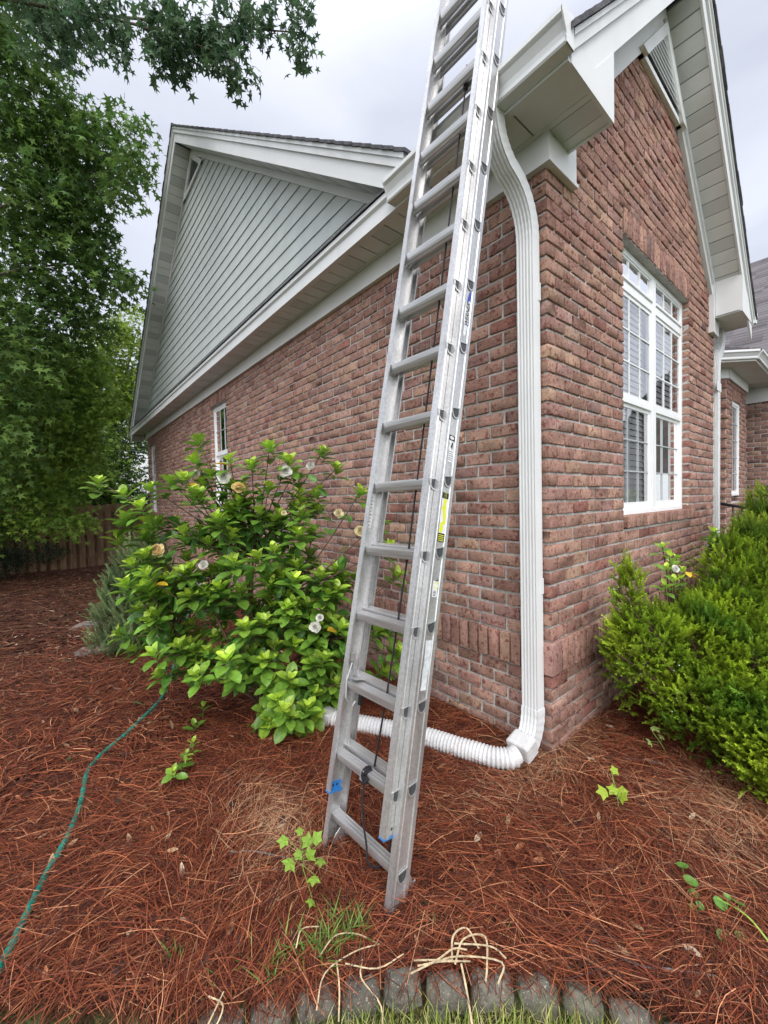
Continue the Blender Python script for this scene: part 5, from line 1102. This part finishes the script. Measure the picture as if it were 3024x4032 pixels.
def juniper(name, label, basep, blobs, cols, size, dirv, seed, berries=0, spiky=.5, tips_=(), cat='shrub', sp=None, narrow=1.0):
    t = thing(name, basep, label, cat); g = np.random.default_rng(seed); Vs, Fs, Cs = [], [], []; o_ = 0; surf = []
    for (cx, cy, cz, rx, ry, rz_, n) in blobs:
        d = unit(g.normal(size=(n, 3))); d[:, 2] = np.abs(d[:, 2])*np.where(g.random(n) < .75, 1, -1); r = np.clip(g.uniform(.45, 1.0, n)**.45, 0, 1)*(1+.13*np.sin(7*d[:, 0]+cx*3)*np.sin(6*d[:, 1]+cy)+.10*np.sin(13*d[:, 2])); p = np.array([cx, cy, cz])+d*r[:, None]*np.array([rx, ry, rz_])
        p[:, 2] = np.maximum(p[:, 2], gz(p[:, 0], p[:, 1])+.02); dr = unit(d*.55+np.array(dirv)+g.normal(0, .28, (n, 3))); nn = unit(d+g.normal(0, .4, (n, 3))); clump = .5+.5*np.sin(p[:, 0]*9+p[:, 2]*7+seed)*np.sin(p[:, 1]*8-p[:, 2]*5)
        c = np.array(cols[0])*(1-clump[:, None])+np.array(cols[1])*clump[:, None]; c = c*g.uniform(.65, 1.3, (n, 1)); s = size*g.uniform(.65, 1.3, n); k = g.integers(0, 3, n)
        for j in range(3):
            q = k == j; tv, tf = (sp or SPR)[j]; V, F = inst(tv*np.array([narrow, 1, narrow]), tf, basis(dr[q], nn[q])*s[q][:, None, None], p[q]-dr[q]*s[q][:, None]*.6); Vs.append(V); Fs.append(F+o_); o_ += len(V)
            yt = np.clip(tv[:, 1], 0, 1); cc = c[q][:, None, :]*(.35+.95*yt)[None, :, None]; Cs.append(cc.reshape(-1, 3))  # spray bases darkened in colour as the shrub's shaded interior, tips lightened
        surf.append((p[r > .9], d[r > .9]))
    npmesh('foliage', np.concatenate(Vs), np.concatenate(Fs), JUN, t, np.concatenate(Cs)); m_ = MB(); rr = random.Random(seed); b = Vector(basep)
    for (cx, cy, cz, rx, ry, rz_, n) in blobs:
        for k in range(4): e = Vector((cx+rr.uniform(-.7, .7)*rx, cy+rr.uniform(-.7, .7)*ry, cz+rr.uniform(-.3, .7)*rz_)); m_.tube([b, (b+e)/2+Vector((0, 0, -.05)), e], [.016, .012, .005], 5)
    m_.build('stem', TWIG, t)
    if berries:
        P = np.concatenate([s[0] for s in surf]); Dn = np.concatenate([s[1] for s in surf]); sel = (Dn[:, 1] < .1); P, Dn = P[sel], Dn[sel]; cs = P[g.integers(0, len(P), 14)]; pts = []
        for c in cs:
            for _ in range(berries//14): pts.append(c+g.normal(0, .03, 3)+np.array([-.02, -.03, .02]))
        bm = bmesh.new(); bmesh.ops.create_icosphere(bm, subdivisions=1, radius=1); bv = np.array([v.co[:] for v in bm.verts]); bf = np.array([[v.index for v in f.verts] for f in bm.faces]); bm.free()
        V, F = inst(bv, bf, np.tile(np.eye(3), (len(pts), 1, 1))*(.0042*g.uniform(.8, 1.2, len(pts)))[:, None, None], np.array(pts)); o = npmesh('berries', V, F, mat('juniper_berry', (.42, .55, .52), .7), t, None, True); o['kind'] = 'stuff'
    return t
JC = [(.085, .195, .018), (.42, .56, .04)]
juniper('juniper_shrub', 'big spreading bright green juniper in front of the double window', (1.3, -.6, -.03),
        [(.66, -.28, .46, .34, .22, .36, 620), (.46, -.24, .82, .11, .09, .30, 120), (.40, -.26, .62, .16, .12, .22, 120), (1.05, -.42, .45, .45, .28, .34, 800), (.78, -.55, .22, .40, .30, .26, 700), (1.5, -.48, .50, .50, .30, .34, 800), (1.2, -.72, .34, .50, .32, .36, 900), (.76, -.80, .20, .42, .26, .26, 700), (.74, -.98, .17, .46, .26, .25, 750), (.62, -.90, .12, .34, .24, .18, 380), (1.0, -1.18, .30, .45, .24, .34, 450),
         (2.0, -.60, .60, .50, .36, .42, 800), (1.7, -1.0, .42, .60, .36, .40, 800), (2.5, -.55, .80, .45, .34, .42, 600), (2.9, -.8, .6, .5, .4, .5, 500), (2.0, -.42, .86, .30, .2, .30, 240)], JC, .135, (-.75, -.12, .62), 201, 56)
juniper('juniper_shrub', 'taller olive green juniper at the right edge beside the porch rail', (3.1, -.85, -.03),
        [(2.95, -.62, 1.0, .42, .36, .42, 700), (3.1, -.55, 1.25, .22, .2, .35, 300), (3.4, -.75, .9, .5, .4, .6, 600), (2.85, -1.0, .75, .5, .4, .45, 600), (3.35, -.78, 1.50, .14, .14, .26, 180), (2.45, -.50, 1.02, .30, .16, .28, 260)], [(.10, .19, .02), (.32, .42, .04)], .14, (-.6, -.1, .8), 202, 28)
SPW = [spray_template(s, 20, .22) for s in (11, 12, 13)]
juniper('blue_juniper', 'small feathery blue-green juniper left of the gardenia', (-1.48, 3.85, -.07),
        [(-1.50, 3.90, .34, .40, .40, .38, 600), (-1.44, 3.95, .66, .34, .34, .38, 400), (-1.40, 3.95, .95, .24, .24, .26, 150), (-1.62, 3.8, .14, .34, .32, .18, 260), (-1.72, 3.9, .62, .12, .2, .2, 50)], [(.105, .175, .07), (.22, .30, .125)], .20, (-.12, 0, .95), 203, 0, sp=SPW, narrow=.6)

# ================================================================= SMALL THINGS
hr = thing('handrail', (4.35, -.3, 0), 'black iron handrail slanting down beside the porch', 'handrail')
a, b = Vector((4.05, .02, 1.36)), Vector((4.35, -.62, 1.20)); bar = MB(); bar.tube([a, b, b+Vector((.02, -.05, -.05))], .017, 8); bar.build('rail', IRON, hr, smooth=True)
for t in (.22, .62, .97): q = a.lerp(b, t); pb = MB(); pb.tube([(q.x, q.y, 0), tuple(q)], .010, 8); pb.build('baluster', IRON, hr, smooth=True)
for (x, y, w, d, ang, lab) in ((-1.83, 5.45, .42, .42, .3, 'square flat paver beside the blue juniper, the far one'), (-1.86, 4.18, .34, .34, .9, 'rounded flat stepping stone at the left foot of the blue juniper')):
    m_ = MB(); n = 4 if ang < .5 else 10; z = float(gz(x, y)); m_.prism([(x+w*.6*math.cos(ang+k*6.283/n), y+w*.6*math.sin(ang+k*6.283/n)) for k in range(n)], 2, z-.02, z+.025); tag(m_.build('stepping_stone', PAVER, None, bevel=.006), lab, 'stepping stone')
# pennywort
def pennywort(pts, label, seed):
    c = np.mean(pts, 0); t = thing('pennywort', (c[0], c[1], -.03), label, 'weed'); g = np.random.default_rng(seed)
    for (x, y, z, r) in pts:
        m_ = MB(); n = 14; tl = g.normal(0, .2, 2)
        vs = [(x, y, z-.004)]+[(x+r*(1+.06*math.sin(k*2.2))*math.cos(k*6.283/n), y+r*(1+.06*math.cos(k*3))*math.sin(k*6.283/n), z+r*(tl[0]*math.cos(k*6.283/n)+tl[1]*math.sin(k*6.283/n))) for k in range(n)]
        m_.add(vs, [(0, k+1, (k+1) % n+1) for k in range(n)]); m_.build('leaf', mat('pennywort_leaf', (.13, .27, .05), .4, noise=(60, .8, 1.25), trans=.2), t)
        s_ = MB(); s_.tube([(x, y, z-.003), (x*.7+c[0]*.3, y*.7+c[1]*.3, -.03)], .0015, 4); s_.build('stem', mat('green_stem', (.20, .28, .06), .6), t)
pennywort([(-.318, -.705, .02, .021), (-.372, -.745, .02, .024), (-.400, -.76, .0, .017), (-.46, -.775, .0, .018), (-.448, -.79, .01, .013)], 'round-leaved pennywort patch, the left one of two on the straw', 5)
pennywort([(-.385, -.835, .01, .020), (-.345, -.88, .02, .019), (-.50, -.865, -.005, .020), (-.458, -.905, -.005, .018), (-.36, -.85, .03, .012)], 'round-leaved pennywort patch nearest the right edge, with a long grass blade', 6)
# grass tufts along the stones
def tuft(x, y, n, h, label, seed, cols, spread=.05, cat='grass tuft', wid=.0062):
    global rng; sv = rng; rng = np.random.default_rng(seed); v, f, c = blades(n, (x-spread, x+spread), (y-spread*.6, y+spread*.6), (h*.5, h), lambda a, b: a == a, wid, cols, 1.5, -.01); rng = sv
    tag(npmesh('grass_tuft', v, f, LEAF, None, c), label, cat)
GT = [(.16, .27, .05), (.22, .34, .07), (.10, .19, .04)]
tuft(-1.49, -.02, 150, .095, 'thick green grass tuft behind the stones, left of the ladder foot', 11, GT, .085)
tuft(-1.66, .05, 70, .08, 'green grass tuft left of the ladder behind the second stone', 12, GT, .07)
tuft(-1.80, .12, 26, .06, 'small green grass tuft at the left end of the stone row', 13, GT, .07)
tuft(-1.21, -.19, 30, .05, 'low dark grass tuft just right of the ladder foot', 14, [(.06, .13, .03), (.10, .18, .04)], .07)
tuft(-1.93, .30, 8, .11, 'thin upright grass blades by themselves on the straw at bottom left', 15, GT, .03)
tuft(-1.10, -.36, 14, .05, 'sparse grass sprigs behind the fifth stone', 16, GT, .07)
# dry grass runners: bent straws lying over the stones
def straws(name, lines, label, w=.005):
    t = thing(name, (lines[0][0][0], lines[0][0][1], -.03), label, 'dry grass')
    for ln in lines:
        m_ = MB()
        P = [Vector((p[0]-.024+rnd.uniform(-.004, .004), p[1]-.030+rnd.uniform(-.004, .004), p[2]*.3+.014 if p[2] > 0 else p[2]+.01)) for p in ln]; P = catmull(P, 4) if len(P) > 2 else P
        for a, b in zip(P[:-1], P[1:]):
            d = (b-a); s = Vector((-d.y, d.x, 0)); s = (s.normalized()*(1 if (b-a).z < 9 else 1) if s.length > 1e-6 else Vector((1, 0, 0)))*w/2; m_.add([a-s, a+s+Vector((0, 0, .001)), b+s, b-s+Vector((0, 0, .001))], [(0, 1, 2, 3)])
        m_.build('stalk', mat('dry_straw', (.50, .39, .23), .8, noise=(30, .7, 1.2)), t)
H = .02
straws('dry_grass_clump', [[(-1.33, -.24, H), (-1.27, -.28, H+.02), (-1.20, -.34, H)], [(-1.24, -.30, H), (-1.19, -.26, H+.05), (-1.13, -.27, H+.03), (-1.15, -.33, H+.01)], [(-1.24, -.31, H), (-1.17, -.29, H+.06), (-1.11, -.33, H+.04), (-1.16, -.38, 0), (-1.20, -.40, .0)], [(-1.22, -.32, H), (-1.25, -.37, -.01), (-1.29, -.42, -.06)],
      [(-1.33, -.22, H), (-1.24, -.30, H+.015)], [(-1.30, -.26, H), (-1.22, -.31, H+.03), (-1.12, -.40, H), (-1.17, -.42, -.01)], [(-1.20, -.28, H+.04), (-1.12, -.36, H+.03), (-1.10, -.41, H)], [(-1.36, -.24, H), (-1.28, -.27, H+.035), (-1.22, -.29, H+.05), (-1.18, -.31, H+.02)]], 'tangled clump of bleached dry grass on the stones right of the ladder', .0058)
straws('dry_grass_runner', [[(-1.38, -.10, .0), (-1.42, -.03, .02), (-1.48, .01, .03), (-1.55, .0, .0)], [(-1.38, -.10, .0), (-1.46, -.07, .02), (-1.56, -.05, .0), (-1.62, -.10, -.02)], [(-1.45, -.10, .0), (-1.48, -.14, .0), (-1.46, -.20, -.05), (-1.50, -.25, -.09)], [(-1.52, -.06, .03), (-1.55, -.12, .01), (-1.58, -.16, -.04)], [(-1.60, .06, .02), (-1.56, .10, .03), (-1.50, .08, .0)], [(-1.50, -.08, .03), (-1.43, -.16, .02), (-1.34, -.18, .02)]], 'pale dry grass runners trailing over the green tuft left of the ladder', .0045)
straws('dry_grass_runner', [[(-1.88, .02, .0), (-1.84, .06, .03), (-1.86, .12, .02)], [(-1.90, .04, .0), (-1.82, .10, .02)]], 'short pale dry stalks at the bottom left corner of the stone row', .0045)
straws('grass_sprig', [[(-.36, -.80, .03), (-.37, -.88, .035), (-.42, -.96, .0)]], 'single long yellow-green grass blade by the right-hand pennywort', .006)
bpy.data.objects['grass_sprig'].children[0].data.materials[0] = mat('blade_green', (.25, .40, .05), .5)
# twigs
def stick(P, r, label, i):
    m_ = MB(); m_.tube(catmull([(x, y, float(gz(x, y))+z) for x, y, z in P], 5), r, 5); tag(m_.build('fallen_twig', TWIGG, None, smooth=True), label, 'twig')
stick([(.20, -.20, .012), (.342, -.381, .02), (.376, -.55, .02), (.32, -.709, .015)], .0045, 'long grey twig lying below the juniper', 1)
stick([(-.84, -.554, .012), (-.809, -.70, .02), (-.72, -.80, .02), (-.622, -.906, .012)], .004, 'thin grey twig lying behind the right-hand edging stones', 2)
stick([(-1.75, .62, .015), (-1.60, .56, .02), (-1.45, .36, .02)], .0035, 'short dark twig to the left of the lobed seedling', 3)
# fallen leaves, bark chips, lichen bits, gum balls
def dead_leaf():
    V = []; 
    for y, w in ((0, .02), (.3, .15), (.6, .17), (.85, .09), (1, .0)): V += [(-w, y, .10*w*6*w+.02), (0, y, 0), (w, y, .08)]
    return np.array(V), np.array([(r*3+c, r*3+c+1, (r+1)*3+c+1, (r+1)*3+c) for r in range(4) for c in range(2)])
DV, DF = dead_leaf(); g = np.random.default_rng(91)
spots = [(870, 3080)]
lp_ = []
for k in range(1200):
    if len(lp_) >= 260: break
    y = g.uniform(-1.1, 7)**1.0 if g.random() < .7 else g.uniform(-1.1, 1.5); x = g.uniform(-3.4, .6) if y > 0 else g.uniform(-1.6, 1.0)
    if lawn_side(x, y) < -.04 and not (x > -.05 and y > -.02): lp_.append((x, y))
protos = []
DL = [(.55, .36, .20), (.38, .21, .11), (.66, .52, .36), (.50, .20, .09)]
for j, c in enumerate(DL):
    me_o = npmesh('fallen_leaf', (DV-[0, .5, 0])*np.array([1, 1, 1]), DF, PETAL, None, np.tile(c, (len(DV), 1)), True); protos.append(me_o)
txt = ['tan dead leaf lying on the pine straw', 'brown dead leaf lying on the pine straw', 'pale bleached dead leaf lying on the pine straw', 'rusty red-brown dead leaf lying on the pine straw']
for i, (x, y) in enumerate(lp_):
    j = i % 4; o = protos[j] if i < 4 else protos[j].copy()
    if i >= 4: COL.objects.link(o)
    s = g.uniform(.026, .070); o.location = (x, y, float(gz(x, y))+.024); o.rotation_euler = (g.normal(0, .3), g.normal(0, .35), g.uniform(0, 6.28)); o.scale = (s, s, s); tag(o, txt[j], 'dead leaf', txt[j].split(' leaf')[0]+' leaves scattered on the straw')
bm = bmesh.new(); bmesh.ops.create_icosphere(bm, subdivisions=2, radius=1)
for i, v in enumerate(bm.verts): v.co *= (1.35 if i % 2 else .8)
me = bpy.data.meshes.new('gum_ball'); bm.to_mesh(me); bm.free(); me.materials.append(mat('gum_ball_brown', (.035, .018, .014), .95))
for i, (x, y) in enumerate([(-1.60, .10), (-1.75, .20), (-1.98, 1.28), (-1.86, .22), (-1.40, .60), (-1.55, .86), (-1.90, 1.70), (-2.08, .38)]):
    o = bpy.data.objects.new('gum_ball', me); COL.objects.link(o); o.location = (x, y, float(gz(x, y))+.016); o.scale = (.016,)*3; o.rotation_euler = (i, i*2, i*3); tag(o, 'dark spiky sweetgum ball half sunk in the pine straw', 'gum ball', 'sweetgum balls in the straw')
# low litter and creeping green leaves in the shade: uncountable
n = 2600; x = g.uniform(-4.2, -.3, n); y = g.uniform(1.8, 12.3, n); d = unit(np.stack([g.normal(size=n), g.normal(size=n), g.normal(0, .15, n)], 1)); s = g.uniform(.03, .085, n)
V, F = inst(DV, DF, basis(d)*s[:, None, None], np.stack([x, y, gz(x, y)+.018], 1)); c = np.array([(.30, .19, .11), (.20, .11, .07), (.42, .30, .19), (.14, .17, .06)])[g.choice(4, n, p=[.4, .3, .15, .15])]*g.uniform(.7, 1.2, (n, 1))
tag(npmesh('leaf_litter', V, F, PETAL, None, np.repeat(c, len(DV), 0)), 'fine brown leaf litter strewn over the shaded far bed', 'leaf litter', kind='stuff')
print('SCENE done')
